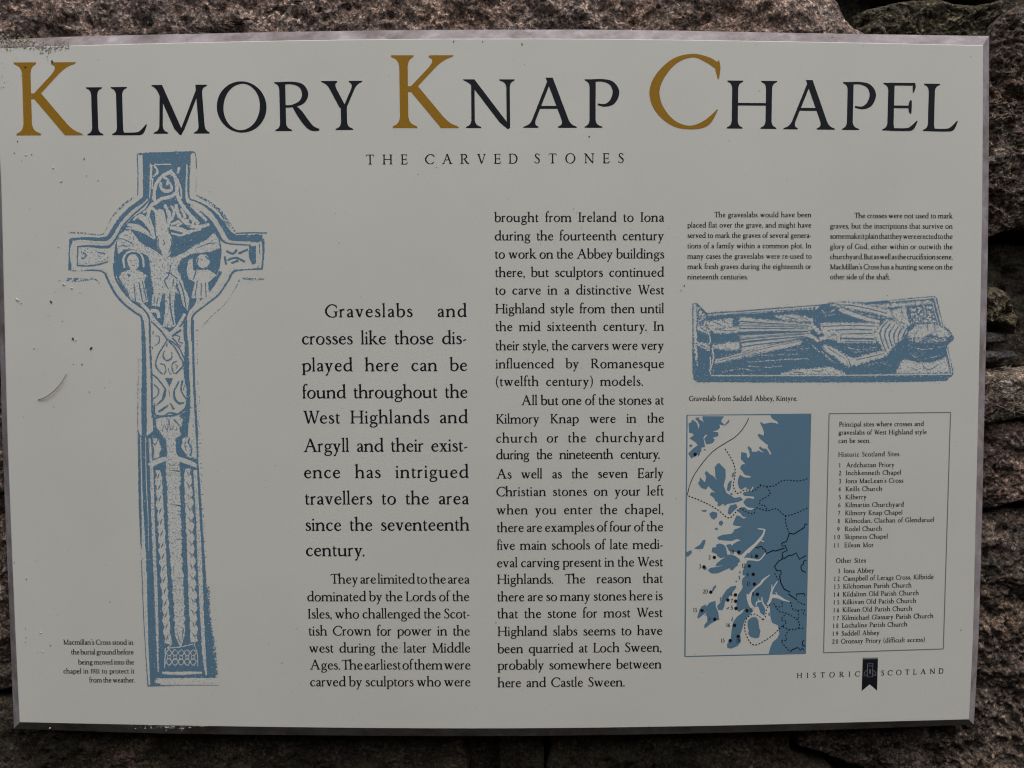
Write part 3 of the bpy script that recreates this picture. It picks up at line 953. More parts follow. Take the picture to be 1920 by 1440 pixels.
block('side_note', [
    ('The crosses were not used to mark', 1602, 1786, 409, 409.4), ('graves, but the inscriptions that survive on', 1556.3, 1786, 428.4, 428.8), ('some make it plain that they were erected to the', 1556.3, 1786, 447.4, 448),
    ('glory of God, either within or outwith the', 1556.3, 1786, 467, 467.3), ('churchyard. But as well as the crucifixion scene,', 1556.3, 1786, 486, 486.4), ("MacMillan's Cross has a hunting scene on the", 1556.3, 1786, 505, 505.3),
    ('other side of the shaft.', 1556.3, 1668.8, 523.7, 523.9)], 9.9, 5.2)
block('caption', [('Graveslab from Saddell Abbey, Kintyre.', 1292, 1495, 751.6, 751.4)], 9.3, 5.2)
block('caption', [
    ("Macmillan's Cross stood in", 119, 250, 1208.6, 1209), ('the burial ground before', 133.5, 250.5, 1227, 1227.2), ('being moved into the', 147, 251.2, 1246, 1246), ('chapel in 1981 to protect it', 119, 252, 1262.8, 1262.8),
    ('from the weather.', 167.5, 252.5, 1279.6, 1279.6)], 9.5, 5.2)

# ---- list of sites in its thin frame
k = Ink()
BX = [(1554.6, 775.7), (1782.3, 773.3), (1768.8, 1216.8), (1544.2, 1223.9)]
for a, b in zip(BX, BX[1:] + BX[:1]):
    k.stroke([a, b], 1.9, M_GREYLINE, 2)
frame_ = k.build('list_frame', board)
rows = [('Principal sites where crosses and', 1573.3, 1732, 799.9, 798.7), ('graveslabs of West Highland style', 1572.3, 1737.4, 815, 814), ('can be seen.', 1571.9, 1631.7, 830.5, 830.2),
        ('Historic Scotland Sites', 1571.7, 1686, 856.4, 855.2),
        ('1', 1573.3, 1576.9, 876.4, 876.4), ('Ardchattan Priory', 1586.4, 1677, 876.2, 875.4), ('2', 1573, 1577.5, 891, 891), ('Inchkenneth Chapel', 1586, 1689.5, 890.9, 889.8),
        ('3', 1573, 1577.3, 906.2, 906.2), ("Iona MacLean's Cross", 1585.8, 1693.5, 906, 904.9), ('4', 1572, 1577, 921.2, 921.2), ('Keills Church', 1585.4, 1653.8, 921, 920.2),
        ('5', 1572.4, 1576.6, 936.3, 936.3), ('Kilberry', 1585, 1624.6, 936.2, 935.6), ('6', 1571.6, 1576.2, 951.2, 951.2), ('Kilmartin Churchyard', 1584.8, 1694.5, 951, 949.8),
        ('7', 1571.2, 1575.6, 966.2, 966.2), ('Kilmory Knap Chapel', 1584.6, 1692, 966, 964.8), ('8', 1570.6, 1575.2, 981, 981), ('Kilmodan, Clachan of Glendaruel', 1584.4, 1751.5, 980.7, 978.4),
        ('9', 1570, 1574.8, 996.2, 996.2), ('Rodel Church', 1583.8, 1653.4, 996, 995), ('10', 1564, 1574.7, 1011, 1010.8), ('Skipness Chapel', 1583.4, 1664.5, 1010.7, 1009.8),
        ('11', 1563.6, 1572.6, 1026.4, 1026.2), ('Eilean Mor', 1583, 1638, 1026.2, 1025.6),
        ('Other Sites', 1567.5, 1623.5, 1055.4, 1054.6),
        ('3', 1571, 1575.2, 1074.5, 1074.4), ('Iona Abbey', 1582, 1639, 1074.3, 1073.6), ('12', 1564, 1574.2, 1089.2, 1089), ('Campbell of Lerags Cross, Kilbride', 1581, 1750.3, 1089, 1085.4),
        ('13', 1564, 1574, 1103.8, 1103.6), ('Kilchoman Parish Church', 1580.7, 1709, 1103.5, 1101.2), ('14', 1563.4, 1573.8, 1118.8, 1118.6), ('Kildalton Old Parish Church', 1580.3, 1722.5, 1118.5, 1115.6),
        ('15', 1563, 1573.4, 1133.4, 1133.2), ('Kilkivan Old Parish Church', 1580, 1717.8, 1133, 1130.2), ('16', 1562.8, 1573, 1148, 1147.8), ('Killean Old Parish Church', 1579.6, 1710.4, 1147.6, 1145),
        ('17', 1562.4, 1572.8, 1163, 1162.8), ('Kilmichael Glassary Parish Church', 1579, 1750, 1162.6, 1158.8), ('18', 1561.8, 1572, 1177.2, 1177), ('Lochaline Parish Church', 1578.6, 1701, 1176.8, 1174.4),
        ('19', 1561.2, 1571.6, 1192.2, 1192), ('Saddell Abbey', 1577.8, 1649, 1191.8, 1190.4), ('20', 1560.6, 1571.4, 1207, 1206.8), ('Oronsay Priory (difficult access)', 1577, 1733.8, 1206.6, 1203.2)]
block('site_list', rows, 8.7, 5.0).parent = frame_

# ---- maker's mark: two letterspaced words and a swallow-tailed ribbon with a tower
k = Ink()
word(k, 'HISTORIC', 1494, 1611.9, 1271.8, 1268.2, 9.7, M_BLACK, 4.0)
word(k, 'SCOTLAND', 1652, 1768.8, 1266.8, 1262.6, 9.7, M_BLACK, 4.0)
logo = k
k = Ink()
Z = lambda x, y: (1480 + x / 5.142, 1030 + y / 5.142)
k.poly([Z(708, 1045), Z(855, 1043), Z(846, 1362), Z(775, 1302), Z(697, 1366)], M_BLACK, 1)
k.poly([Z(706, 1046), Z(855, 1044), Z(854, 1058), Z(707, 1060)], M_GREYLINE, 3)
for P in ([(752, 1230), (755, 1100), (765, 1105), (768, 1095), (778, 1108), (786, 1095), (795, 1105), (806, 1098), (802, 1230), (752, 1230)],
          [(752, 1165), (738, 1172), (722, 1190), (720, 1222), (740, 1220), (742, 1200)], [(803, 1165), (818, 1172), (834, 1190), (832, 1218), (816, 1216), (814, 1200)],
          [(772, 1200), (774, 1155), (782, 1155), (784, 1200)], [(760, 1125), (798, 1125)]):
    k.stroke([Z(*p) for p in P], 0.9, M_GREYLINE, 4, 0)
logo.build('logo_lettering', k.build('logo_ribbon', board))

# ------------------------------------------------------------------ blue print of the carved cross
k = Ink()
k.rough = 1.5
H = lambda L: [(100 + p[0] / 3.893, 270 + p[1] / 3.893) for p in L]
S = lambda L: [(220 + p[0] / 6.0, 600 + p[1] / 6.0) for p in L]
h1, s1 = 1 / 3.893, 1 / 6.0


def hs(L, w, mat=M_BLUE, lay=1, sm=6):
    k.stroke(H(L), [x * h1 for x in w] if isinstance(w, (list, tuple)) else w * h1, mat, lay, sm)


def hp(L, mat=M_BLUE, lay=1, sm=0):
    k.poly(H(L), mat, lay, sm)
    if mat is not M_BLUE:
        k.flecks(H(L), mat, M_BLUE, lay + 1.5, 0.35, 0.8)


def ss(L, w, mat=M_BLUE, lay=1, sm=5):
    if lay < 4 and mat is not M_FAINT:
        for o in (-1, 1):
            ww = w if isinstance(w, (list, tuple)) else [w] * len(L)
            k.flecks([(220 + (p[0] + o * q / 2) / 6.0, 600 + p[1] / 6.0) for p, q in zip(L, ww)], M_TINT, M_BLUE, lay + 1.5, 0.22, 0.75, False)
    k.stroke(S(L), [x * s1 for x in w] if isinstance(w, (list, tuple)) else w * s1, mat, lay, sm)


def sp(L, mat=M_BLUE, lay=1, sm=0):
    k.poly(S(L), mat, lay, sm)
    if mat is not M_BLUE:
        k.flecks(S(L), mat, M_BLUE, lay + 1.5, 0.35, 0.8)


def he(x, y, rx, ry, mat=M_TINT, lay=6):
    k.dot(100 + x * h1, 270 + y * h1, rx * h1, mat, lay, ry * h1, 18)


# ground of the head: recessed field
hp([(725, 160), (975, 140), (965, 390), (1010, 450), (1090, 515), (1165, 590), (1215, 680), (1230, 790), (1215, 900), (1175, 1000), (1120, 1090), (1040, 1170), (970, 1230), (945, 1320), (870, 1375), (780, 1335), (730, 1260), (650, 1195), (560, 1130), (495, 1050), (455, 950), (440, 830), (455, 720), (500, 620), (580, 535), (675, 470), (705, 400)], M_BLUE, 1)
hp([(620, 66), (800, 58), (1010, 52), (1035, 58), (1004, 72), (1000, 132), (950, 140), (850, 160), (720, 152), (706, 140), (700, 400), (655, 412), (652, 80), (622, 80)], M_BLUE, 2)
hs([(612, 70), (618, 240), (616, 375)], 7)
hs([(1012, 60), (1038, 75), (1044, 180)], 7)
hs([(1046, 190), (1040, 350)], 3, M_STIP)
hs([(990, 120), (985, 260), (990, 385), (1020, 412)], [26, 20, 12, 12], M_BLUE, 2)
hs([(955, 150), (948, 390), (1000, 452), (1085, 505), (1150, 570), (1200, 650), (1235, 705), (1290, 728), (1440, 738)], [10, 14, 14, 14, 22, 22, 16, 10, 9], M_BLUE, 3)
hs([(675, 395), (640, 425), (560, 478), (492, 550), (442, 625), (398, 684), (330, 696), (230, 690), (128, 697)], [46, 40, 34, 34, 34, 32, 26, 22, 20], M_BLUE, 2)
hs([(590, 385), (500, 455), (425, 540), (375, 640), (340, 662), (230, 652), (110, 645)], [10, 16, 8, 5, 8, 10, 12], M_STIP, 1)
hs([(128, 690), (124, 800), (120, 922)], 24, M_BLUE, 2, 0)
hs([(702, 400), (655, 455), (580, 520), (510, 598), (458, 690), (415, 742), (370, 752), (270, 745), (178, 748)], [14, 14, 12, 14, 16, 20, 22, 16, 9], M_BLUE, 3)
hs([(178, 745), (175, 890)], 9, M_BLUE, 3, 0)
hs([(175, 888), (300, 886), (400, 858)], 10, M_BLUE, 3)
hs([(135, 925), (300, 922), (370, 938), (405, 1005), (450, 1090), (520, 1170), (600, 1232), (645, 1275), (655, 1445)], [6, 9, 12, 15, 15, 15, 15, 16, 22], M_BLUE, 3)
hs([(440, 870), (456, 980), (510, 1072), (590, 1155), (668, 1212), (700, 1290), (705, 1440)], 15, M_BLUE, 3)
hs([(95, 988), (200, 992), (300, 984), (352, 1040)], [22, 26, 12, 4], M_STIP, 1)
# right side: bands in shadow
hs([(1010, 405), (1090, 440), (1165, 495), (1225, 570), (1275, 645), (1310, 682), (1380, 690), (1525, 686)], [9, 12, 22, 34, 46, 52, 56, 52], M_BLUE, 2)
hs([(1045, 375), (1130, 420), (1215, 490), (1275, 575), (1335, 648)], [8, 16, 26, 26, 10], M_STIP, 1)
hs([(1330, 652), (1450, 648), (1560, 650)], 9, M_BLUE, 2)
hs([(1528, 690), (1534, 800), (1522, 915)], [22, 14, 14], M_BLUE, 2)
hp([(1430, 745), (1478, 742), (1480, 870), (1450, 880), (1425, 820)], M_BLUE, 2)
hs([(1505, 730), (1504, 850), (1492, 905)], 7, M_BLUE, 2)
hs([(1522, 912), (1420, 915), (1318, 930), (1275, 1000), (1205, 1100), (1105, 1180), (1032, 1238), (1012, 1290), (1018, 1440)], [12, 10, 15, 15, 13, 11, 13, 16, 24], M_BLUE, 3)
hs([(1222, 930), (1155, 1045), (1065, 1140), (985, 1215), (962, 1300), (968, 1440)], [24, 22, 16, 18, 26, 30], M_BLUE, 3)
hs([(1540, 985), (1450, 988), (1370, 985), (1330, 1050), (1250, 1170), (1150, 1260), (1085, 1335)], [10, 16, 12, 4, 5, 5, 4], M_STIP, 1)
# band of bare stone between the two mouldings
hs([(690, 405), (648, 442), (570, 498), (500, 575), (450, 655), (408, 712), (350, 722), (150, 718), (150, 906), (300, 904), (382, 918), (428, 1010), (482, 1095), (555, 1165), (640, 1225), (682, 1280), (686, 1440)],
   [10, 12, 14, 14, 14, 14, 14, 14, 14, 14, 16, 20, 22, 20, 22, 20, 22], M_TINT, 4)
hs([(976, 150), (972, 395), (1005, 430), (1085, 475), (1160, 535), (1215, 610), (1255, 690), (1300, 712), (1440, 716)], [10, 14, 14, 16, 16, 14, 16, 12, 8], M_TINT, 4)
hs([(1490, 740), (1490, 890), (1300, 912), (1245, 985), (1180, 1080), (1085, 1165), (1010, 1225), (988, 1290), (992, 1440)], [8, 12, 20, 24, 24, 22, 22, 20, 22], M_TINT, 4)
for L in ([(1262, 780), (1310, 800), (1340, 770)], [(1270, 850), (1330, 830), (1400, 860)], [(1350, 800), (1420, 770)], [(1300, 870), (1350, 850)], [(1250, 820), (1262, 880)]):
    hs(L, 16, M_BLUE, 2)
# carved figures and interlace left as bare panel
C5 = 5
for L, w in [([(870, 195), (790, 240), (746, 305), (736, 400), (765, 430)], 24), ([(830, 205), (880, 225), (902, 300), (905, 370), (940, 445), (1000, 520), (1062, 585)], 26),
             ([(735, 440), (790, 400), (855, 385), (895, 360)], 27), ([(780, 275), (790, 325), (830, 345), (865, 325), (850, 280)], [20, 24, 26, 20, 14]), ([(800, 240), (835, 262), (830, 300)], 18),
             ([(735, 430), (702, 470), (690, 540)], 24), ([(625, 535), (665, 560), (705, 610), (735, 690)], [20, 26, 30, 26]), ([(540, 590), (610, 600), (660, 630), (720, 680)], [20, 28, 26, 20]),
             ([(585, 560), (610, 525)], 14), ([(812, 440), (845, 520), (835, 610)], [20, 26, 20]), ([(895, 440), (915, 520), (975, 585), (1060, 605), (1140, 585)], [22, 28, 30, 30, 18]),
             ([(860, 590), (930, 560), (990, 560)], 20), ([(850, 610), (930, 625), (1000, 655)], [26, 32, 20]), ([(740, 160), (760, 205), (730, 240)], [14, 18, 12]), ([(920, 170), (905, 215)], 18),
             ([(735, 150), (860, 148)], 9), ([(655, 500), (720, 470), (750, 500)], [14, 22, 16]), ([(600, 545), (640, 520), (690, 560), (670, 600)], [12, 18, 18, 12]), ([(530, 615), (600, 620), (680, 650), (745, 690)], [10, 20, 22, 14]),
             ([(855, 450), (880, 480), (870, 540), (838, 570)], [14, 20, 20, 14]), ([(930, 470), (960, 530), (940, 570), (900, 600)], [16, 20, 20, 16]), ([(990, 540), (1020, 560), (1010, 600)], [12, 18, 14]), ([(1000, 450), (1060, 500), (1120, 560)], [14, 24, 20]), ([(860, 650), (930, 665), (990, 640), (1080, 625)], [14, 16, 20, 12]),
             ([(700, 540), (722, 600), (735, 650)], [12, 16, 12]), ([(905, 250), (930, 330), (935, 400)], [10, 14, 12]), ([(725, 250), (722, 330)], [10, 12])]:
    hs(L, w, M_TINT, C5)
hp([(742, 492), (775, 474), (806, 482), (832, 600), (846, 660), (750, 676)], M_TINT, 6, 3)
he(812, 715, 56, 82, M_TINT, 7)
he(822, 790, 36, 32, M_TINT, 7)
hp([(462, 722), (478, 668), (520, 632), (565, 630), (615, 690), (640, 722), (720, 765), (790, 812), (840, 820), (835, 900), (720, 885), (688, 815), (600, 772), (520, 770), (475, 800)], M_SPECK, 6)
hp([(870, 832), (960, 790), (1040, 735), (1120, 700), (1170, 650), (1205, 690), (1216, 760), (1150, 788), (1010, 802), (935, 838), (905, 900), (870, 900)], M_SPECK, 6)
hp([(702, 850), (800, 812), (880, 830), (905, 905), (912, 965), (890, 1040), (915, 1090), (830, 1072), (780, 1120), (735, 1165), (728, 1050), (712, 960)], M_SPECK, 7)
hp([(812, 1060), (888, 1082), (880, 1200), (892, 1325), (850, 1345), (800, 1332), (818, 1200)], M_SPECK, 8)
hp([(722, 1100), (792, 1110), (775, 1190), (716, 1180)], M_TINT, 8)
hp([(898, 915), (930, 955), (962, 1060), (992, 1130), (982, 1215), (950, 1185), (930, 1100), (900, 1000)], M_SPECK, 7)
he(580, 865, 46, 62)
hs([(520, 905), (512, 840), (545, 790), (610, 785), (650, 830), (660, 900)], [14, 16, 14, 14, 16, 12], M_TINT, 6)
hp([(478, 975), (500, 935), (560, 918), (620, 918), (680, 960), (662, 1005), (692, 1150), (640, 1165), (566, 1135), (545, 1080)], M_SPECK, 7)
he(1092, 855, 50, 50)
hp([(985, 850), (1015, 835), (1022, 925), (1062, 918), (1130, 915), (1192, 958), (1130, 1015), (1142, 1130), (1008, 1122), (1032, 1010), (985, 980), (972, 925)], M_TINT, 7)
hs([(1060, 1125), (1050, 1170), (1030, 1200)], 26, M_TINT, 7)
hs([(710, 1215), (760, 1225), (770, 1270)], 26, M_TINT, 6)
hs([(640, 1165), (690, 1215), (740, 1290), (800, 1350), (860, 1420)], 24, M_TINT, 8)
hs([(960, 1240), (900, 1340), (830, 1400)], 22, M_TINT, 8)
hp([(185, 765), (225, 752), (290, 775), (400, 792), (402, 835), (330, 868), (250, 885), (185, 880)], M_SPECK, 5)
# drawing lines over the figures
for L, w in [([(590, 1030), (600, 1150)], 8), ([(625, 1010), (650, 1150)], 9), ([(650, 1000), (680, 1140)], 7), ([(1050, 1000), (1035, 1110)], 7), ([(1080, 1020), (1078, 1110)], 7), ([(1110, 1010), (1115, 1120)], 7),
             ([(545, 800), (535, 860), (560, 915)], 9), ([(620, 800), (640, 850), (630, 905)], 16), ([(560, 850), (572, 850)], 6), ([(590, 848), (602, 848)], 6), ([(575, 885), (592, 885)], 5), ([(800, 700), (812, 720), (806, 740)], 8),
             ([(768, 690), (765, 740), (790, 790)], 7), ([(858, 690), (862, 740), (840, 800)], 8), ([(820, 940), (860, 950), (905, 985)], 9), ([(860, 880), (840, 960), (812, 1000), (840, 1060)], 8), ([(880, 985), (870, 1040)], 8),
             ([(850, 1090), (856, 1200), (878, 1320)], 10), ([(740, 1110), (735, 1160)], 7), ([(765, 1115), (755, 1170)], 7), ([(920, 1000), (950, 1090), (968, 1190)], 9), ([(930, 960), (975, 1060)], 8),
             ([(1075, 845), (1090, 845)], 7), ([(1060, 830), (1050, 880), (1075, 905)], 8), ([(1110, 820), (1150, 850)], 10), ([(1020, 880), (1040, 930), (1020, 990)], 9), ([(470, 690), (530, 700), (590, 740)], 6), ([(490, 740), (560, 745)], 5),
             ([(1050, 760), (1120, 730), (1190, 720)], 6), ([(215, 790), (240, 815), (205, 840)], 10), ([(320, 790), (380, 800)], 7), ([(540, 950), (560, 965)], 16), ([(860, 1320), (862, 1340)], 6), ([(830, 1310), (832, 1338)], 5),
             ([(770, 700), (700, 740), (620, 700)], [4, 22, 6]), ([(880, 690), (960, 720), (1040, 690)], [20, 30, 8]), ([(650, 580), (690, 620), (715, 670)], 8), ([(910, 540), (960, 590), (1000, 600)], 8)]:
    hs(L, w, M_BLUE, 10)
# shaft, upper half: foliage scrolls
ss([(285, 0), (298, 300), (302, 700), (300, 1000), (303, 1325)], [26, 44, 56, 58, 56], M_BLUE, 2)
ss([(240, 420), (232, 800), (228, 1325)], [4, 8, 12], M_STIP, 1)
ss([(355, 0), (368, 300), (384, 600), (390, 900), (402, 1100)], [12, 22, 24, 24, 36], M_BLUE, 2)
ss([(775, 0), (780, 300), (778, 600), (800, 800), (790, 1000), (765, 1150)], [40, 46, 64, 40, 60, 84], M_BLUE, 2)
ss([(850, 0), (855, 400), (868, 800), (884, 1100), (895, 1325)], [22, 25, 26, 28, 30], M_BLUE, 2)
ss([(895, 40), (905, 600), (925, 1200), (950, 2000), (995, 2760)], [26, 22, 34, 40, 40], M_FAINT, 0)
ss([(1040, 0), (960, 80), (935, 130)], 6, M_FAINT, 1)
for L, w in [([(380, 15), (480, 112), (540, 190), (560, 235)], 15), ([(560, 215), (640, 262), (705, 330), (752, 430)], 16), ([(555, 240), (500, 320), (450, 415), (433, 500), (460, 565), (512, 612)], 17),
             ([(578, 238), (640, 300), (700, 400), (742, 500), (700, 560), (655, 605)], 17), ([(575, 130), (650, 100), (700, 60)], 14), ([(610, 190), (660, 150), (720, 110)], 22), ([(620, 200), (680, 270), (715, 300)], 16),
             ([(650, 170), (700, 190), (690, 240), (735, 260)], 12), ([(395, 160), (410, 120)], 8), ([(430, 180), (470, 190), (465, 260), (420, 285)], 11), ([(400, 330), (390, 300)], 12),
             ([(535, 345), (512, 400), (555, 455), (612, 425), (610, 360)], [8, 14, 20, 14, 8]), ([(558, 262), (556, 300)], 15), ([(480, 494), (528, 502), (547, 560), (528, 612)], 12), ([(670, 462), (620, 492), (618, 560), (642, 605)], 12),
             ([(650, 500), (680, 520), (660, 545)], 8), ([(570, 540), (590, 600), (610, 605)], 9), ([(390, 606), (450, 660), (500, 720), (545, 780)], 16), ([(545, 770), (525, 850), (505, 900), (440, 960)], [18, 34, 26, 14]),
             ([(640, 780), (642, 870), (690, 935), (755, 930)], [16, 30, 26, 14]), ([(692, 690), (640, 790)], 18), ([(408, 725), (462, 775), (455, 845), (400, 890)], 15), ([(735, 680), (718, 790), (775, 890)], [24, 18, 18]),
             ([(760, 730), (740, 790)], 10), ([(420, 935), (425, 1060), (515, 1082), (585, 1045), (690, 1055), (775, 985)], [16, 18, 20, 18, 22, 26]), ([(462, 1035), (520, 995), (575, 955)], [20, 26, 10]), ([(590, 930), (640, 1005)], [10, 28]),
             ([(580, 780), (590, 860)], 7)]:
    ss(L, w, M_BLUE, 3)
sp([(535, 652), (625, 658), (588, 755)], M_BLUE, 3)
ss([(418, 1090), (425, 1200), (485, 1290), (530, 1400), (545, 1470)], [40, 40, 42, 50, 30], M_BLUE, 3)
ss([(775, 1050), (760, 1200), (700, 1310), (690, 1460)], [70, 60, 62, 50], M_BLUE, 3)
sp([(402, 1085), (560, 1070), (780, 1040), (800, 1200), (790, 1345), (402, 1345)], M_BLUE, 3)
ss([(835, 980), (850, 1150), (862, 1330), (880, 1560)], [20, 40, 44, 30], M_SPECK, 4)
sp([(428, 1115), (520, 1095), (600, 1090), (700, 1070), (735, 1120), (722, 1190), (690, 1225), (722, 1290), (660, 1330), (520, 1330), (490, 1270), (440, 1205)], M_SPECK, 4)
for L, w in [([(505, 1250), (530, 1180), (560, 1240), (580, 1120), (600, 1230), (640, 1190)], 8), ([(635, 1120), (690, 1180), (712, 1215)], [18, 12, 6]), ([(660, 1250), (670, 1210)], 6)]:
    ss(L, w, M_BLUE, 7)
# shaft, lower half: sword between two plaits
sp([(228, 1230), (262, 1300), (300, 1330), (350, 1290), (402, 1250), (402, 1338), (790, 1338), (905, 1300), (912, 1600), (932, 1850), (960, 2300), (990, 2760), (1012, 3100), (1045, 3420), (1080, 3600), (1082, 3750), (1105, 3850), (1108, 4025), (430, 4030), (500, 4080), (480, 4115), (372, 4120),
    (350, 3700), (338, 3200), (332, 2900), (258, 2500), (240, 2100), (234, 1700)], M_BLUE, 1)
for L, w, m in [([(262, 1320), (275, 1900), (288, 2300), (300, 2760), (314, 3200), (334, 3700), (352, 4080)], [10, 14, 26, 52, 44, 34, 30], M_TINT), ([(318, 1320), (325, 1800), (345, 2200), (354, 2600)], [8, 9, 8, 4], M_TINT),
                ([(360, 1330), (385, 1680), (398, 2100), (412, 2500), (422, 2760), (440, 3200), (452, 3700), (460, 3960)], [14, 36, 38, 38, 36, 34, 22, 10], M_SPECK),
                ([(372, 1340), (384, 1560)], [10, 12], M_TINT),
                ([(875, 1690), (892, 2000), (914, 2400), (930, 2760), (946, 3200), (962, 3500), (978, 3800), (1002, 4000)], [40, 42, 46, 50, 46, 42, 36, 14], M_SPECK)]:
    ss(L, w, m, 3)
for x0, top, bot, x1, ww, sgn in ((460, 1690, 3640, 566, 74, 1), (790, 1670, 3620, 862, 82, -1)):
    n = 15
    L, w = [], []
    for i in range(n * 2 + 1):
        t = i / (n * 2)
        y = top + (bot - top) * t
        L.append((x0 + (x1 - x0) * t + (7 * sgn if i % 2 else -5 * sgn), y))
        w.append(ww * (0.86 if i % 2 else 1.06) if i else ww * 0.6)
    ss(L, w, M_TINT, 3)
    for i in range(n):
        t = (i + 0.5) / n
        y = top + (bot - top) * t
        x = x0 + (x1 - x0) * t
        if sgn > 0:
            ss([(x + 14, y - 42), (x - 2, y), (x - 12, y + 34)], [3, 15, 4], M_BLUE, 5)
        else:
            ss([(x - 24, y - 40), (x + 4, y - 8), (x + 2, y + 30)], [3, 11, 3], M_BLUE, 5)
            ss([(x + 28, y - 10), (x + 10, y + 25)], [8, 3], M_BLUE, 5)
ss([(625, 1600), (635, 2000), (648, 2400), (666, 2760), (682, 3000), (700, 3400), (705, 3540), (712, 3670)], [150, 148, 146, 132, 124, 112, 104, 16], M_SPECK, 3)
ss([(665, 3480), (700, 3620)], [3, 10], M_BLUE, 5)
ss([(745, 3470), (722, 3600)], [14, 5], M_BLUE, 5)
ss([(362, 1640), (390, 1622), (455, 1590), (552, 1560)], [56, 58, 56, 50], M_TINT, 4)
ss([(670, 1560), (780, 1592), (892, 1640)], [56, 52, 46], M_TINT, 4)
sp([(545, 1300), (655, 1290), (662, 1500), (705, 1560), (690, 1640), (545, 1640), (550, 1560), (560, 1500)], M_SPECK, 4)
sp([(400, 1330), (455, 1330), (480, 1400), (500, 1440), (470, 1500), (470, 1545), (405, 1560), (420, 1470), (400, 1420)], M_TINT, 4)
sp([(740, 1330), (790, 1320), (885, 1330), (890, 1560), (800, 1545), (745, 1470), (720, 1430)], M_SPECK, 4)
for L, w in [([(460, 1330), (430, 1400), (400, 1380)], 12), ([(815, 1330), (800, 1380), (835, 1440), (822, 1530)], 18), ([(770, 1360), (760, 1420), (780, 1470)], 9), ([(575, 1610), (625, 1640), (665, 1600)], 7)]:
    ss(L, w, M_BLUE, 6)
# knotwork panel at the foot, seen as light lines
for ph in (0.0, math.pi):
    for yc, am in ((3745, 34), (3845, 38)):
        ss([(548 + 340 * t / 24, yc + am * math.sin(ph + 2 * math.pi * 2.5 * t / 24)) for t in range(25)], 10, M_SPECK, 4, 2)
for x, y in ((582, 3795), (650, 3800), (718, 3795), (786, 3798), (852, 3795)):
    ss([(x + 20 * math.cos(a * math.pi / 5), y + 24 * math.sin(a * math.pi / 5)) for a in range(11)], 7, M_SPECK, 5, 2)
for L, w in [([(600, 3560), (605, 3640), (560, 3690)], 12), ([(540, 3690), (538, 3800), (530, 3920)], 12), ([(820, 3540), (850, 3600), (880, 3540)], 10), ([(895, 3560), (870, 3650), (900, 3760), (905, 3900)], 9), ([(560, 3692), (720, 3676), (850, 3645)], 12)]:
    ss(L, w, M_SPECK, 4)
ss([(505, 3968), (640, 3975), (800, 3972), (955, 3968)], [26, 34, 34, 22], M_TINT, 4)
ss([(430, 4062), (600, 4070), (900, 4066), (1085, 4062)], [44, 62, 62, 44], M_TINT, 4)
ss([(272, 2700), (290, 3200), (322, 3800), (345, 4112)], [10, 9, 10, 12], M_BLUE, 4)
ss([(340, 4116), (700, 4112), (1140, 4108)], [16, 5, 4], M_BLUE, 4, 0)
ss([(1090, 3000), (1104, 3400), (1128, 3800), (1140, 4110)], 4, M_FAINT, 4)
ss([(1020, 3000), (1040, 3400), (1085, 3700), (1112, 4020)], [30, 40, 46, 46], M_STIP, 0)
k.build('cross_illustration', board)

# ------------------------------------------------------------------ blue print of the effigy on its slab
k = Ink()
k.rough = 1.5
E = lambda L: [(1270 + p[0] / 3.5556, 540 + p[1] / 3.5556) for p in L]
e1 = 1 / 3.5556


def es(L, w, mat=M_BLUE, lay=3, sm=5):
    ww = w if isinstance(w, (list, tuple)) else [w] * len(L)
    for o in (-1, 1):
        k.flecks([(1270 + p[0] * e1, 540 + (p[1] + o * q / 2) * e1) for p, q in zip(L, ww)], M_TINT, M_BLUE, lay + 1.5, 0.4, 0.8, False)
    if mat in (M_TINT, M_SPECK) and max(ww) >= 14:
        k.stroke(E(L), [(x + 9) * e1 for x in ww], M_STIP, lay - 0.6, sm)
    k.stroke(E(L), [x * e1 for x in w] if isinstance(w, (list, tuple)) else w * e1, mat, lay, sm)


def ep(L, mat=M_BLUE, lay=1, sm=0):
    if mat in (M_TINT, M_SPECK) and lay < 6:
        k.stroke(E(list(L) + [L[0]]), 15 * e1, M_STIP, lay - 0.6, 0)
    k.poly(E(L), mat, lay, sm)
    k.flecks(E(L), mat if mat is not M_BLUE else M_TINT, M_BLUE, lay + 1.5, 0.8 if mat is not M_BLUE else 0.25, 0.9)


ep([(100, 104), (130, 98), (198, 165), (400, 152), (700, 128), (945, 112), (1020, 98), (1100, 90), (1250, 95), (1400, 82), (1560, 66), (1718, 54), (1730, 62), (1772, 250), (1810, 275), (1846, 330), (1835, 352), (1800, 382),
    (1840, 560), (1838, 580), (1790, 620), (1500, 628), (700, 630), (135, 628), (108, 612), (100, 560)], M_BLUE, 1)
ep([(205, 175), (400, 160), (700, 138), (945, 120), (940, 140), (700, 158), (410, 178), (390, 170), (205, 192)], M_STIP, 2)
es([(205, 180), (400, 164), (700, 142), (945, 122)], 8, M_TINT, 3, 0)
es([(1415, 90), (1560, 76), (1712, 64)], 9, M_TINT, 3, 0)
ep([(1290, 118), (1480, 104), (1690, 84), (1690, 98), (1480, 120), (1330, 130)], M_SPECK, 3)
es([(1716, 66), (1740, 160), (1764, 250)], 10, M_TINT, 3, 0)
es([(1700, 90), (1722, 180), (1744, 246)], 6, M_TINT, 3, 0)
es([(1795, 400), (1815, 480), (1830, 565)], 9, M_TINT, 3, 0)
es([(225, 584), (700, 584), (1200, 582), (1828, 574)], 8, M_TINT, 3, 0)
ep([(205, 225), (365, 205), (362, 262), (300, 270), (235, 285), (205, 262)], M_SPECK, 3)
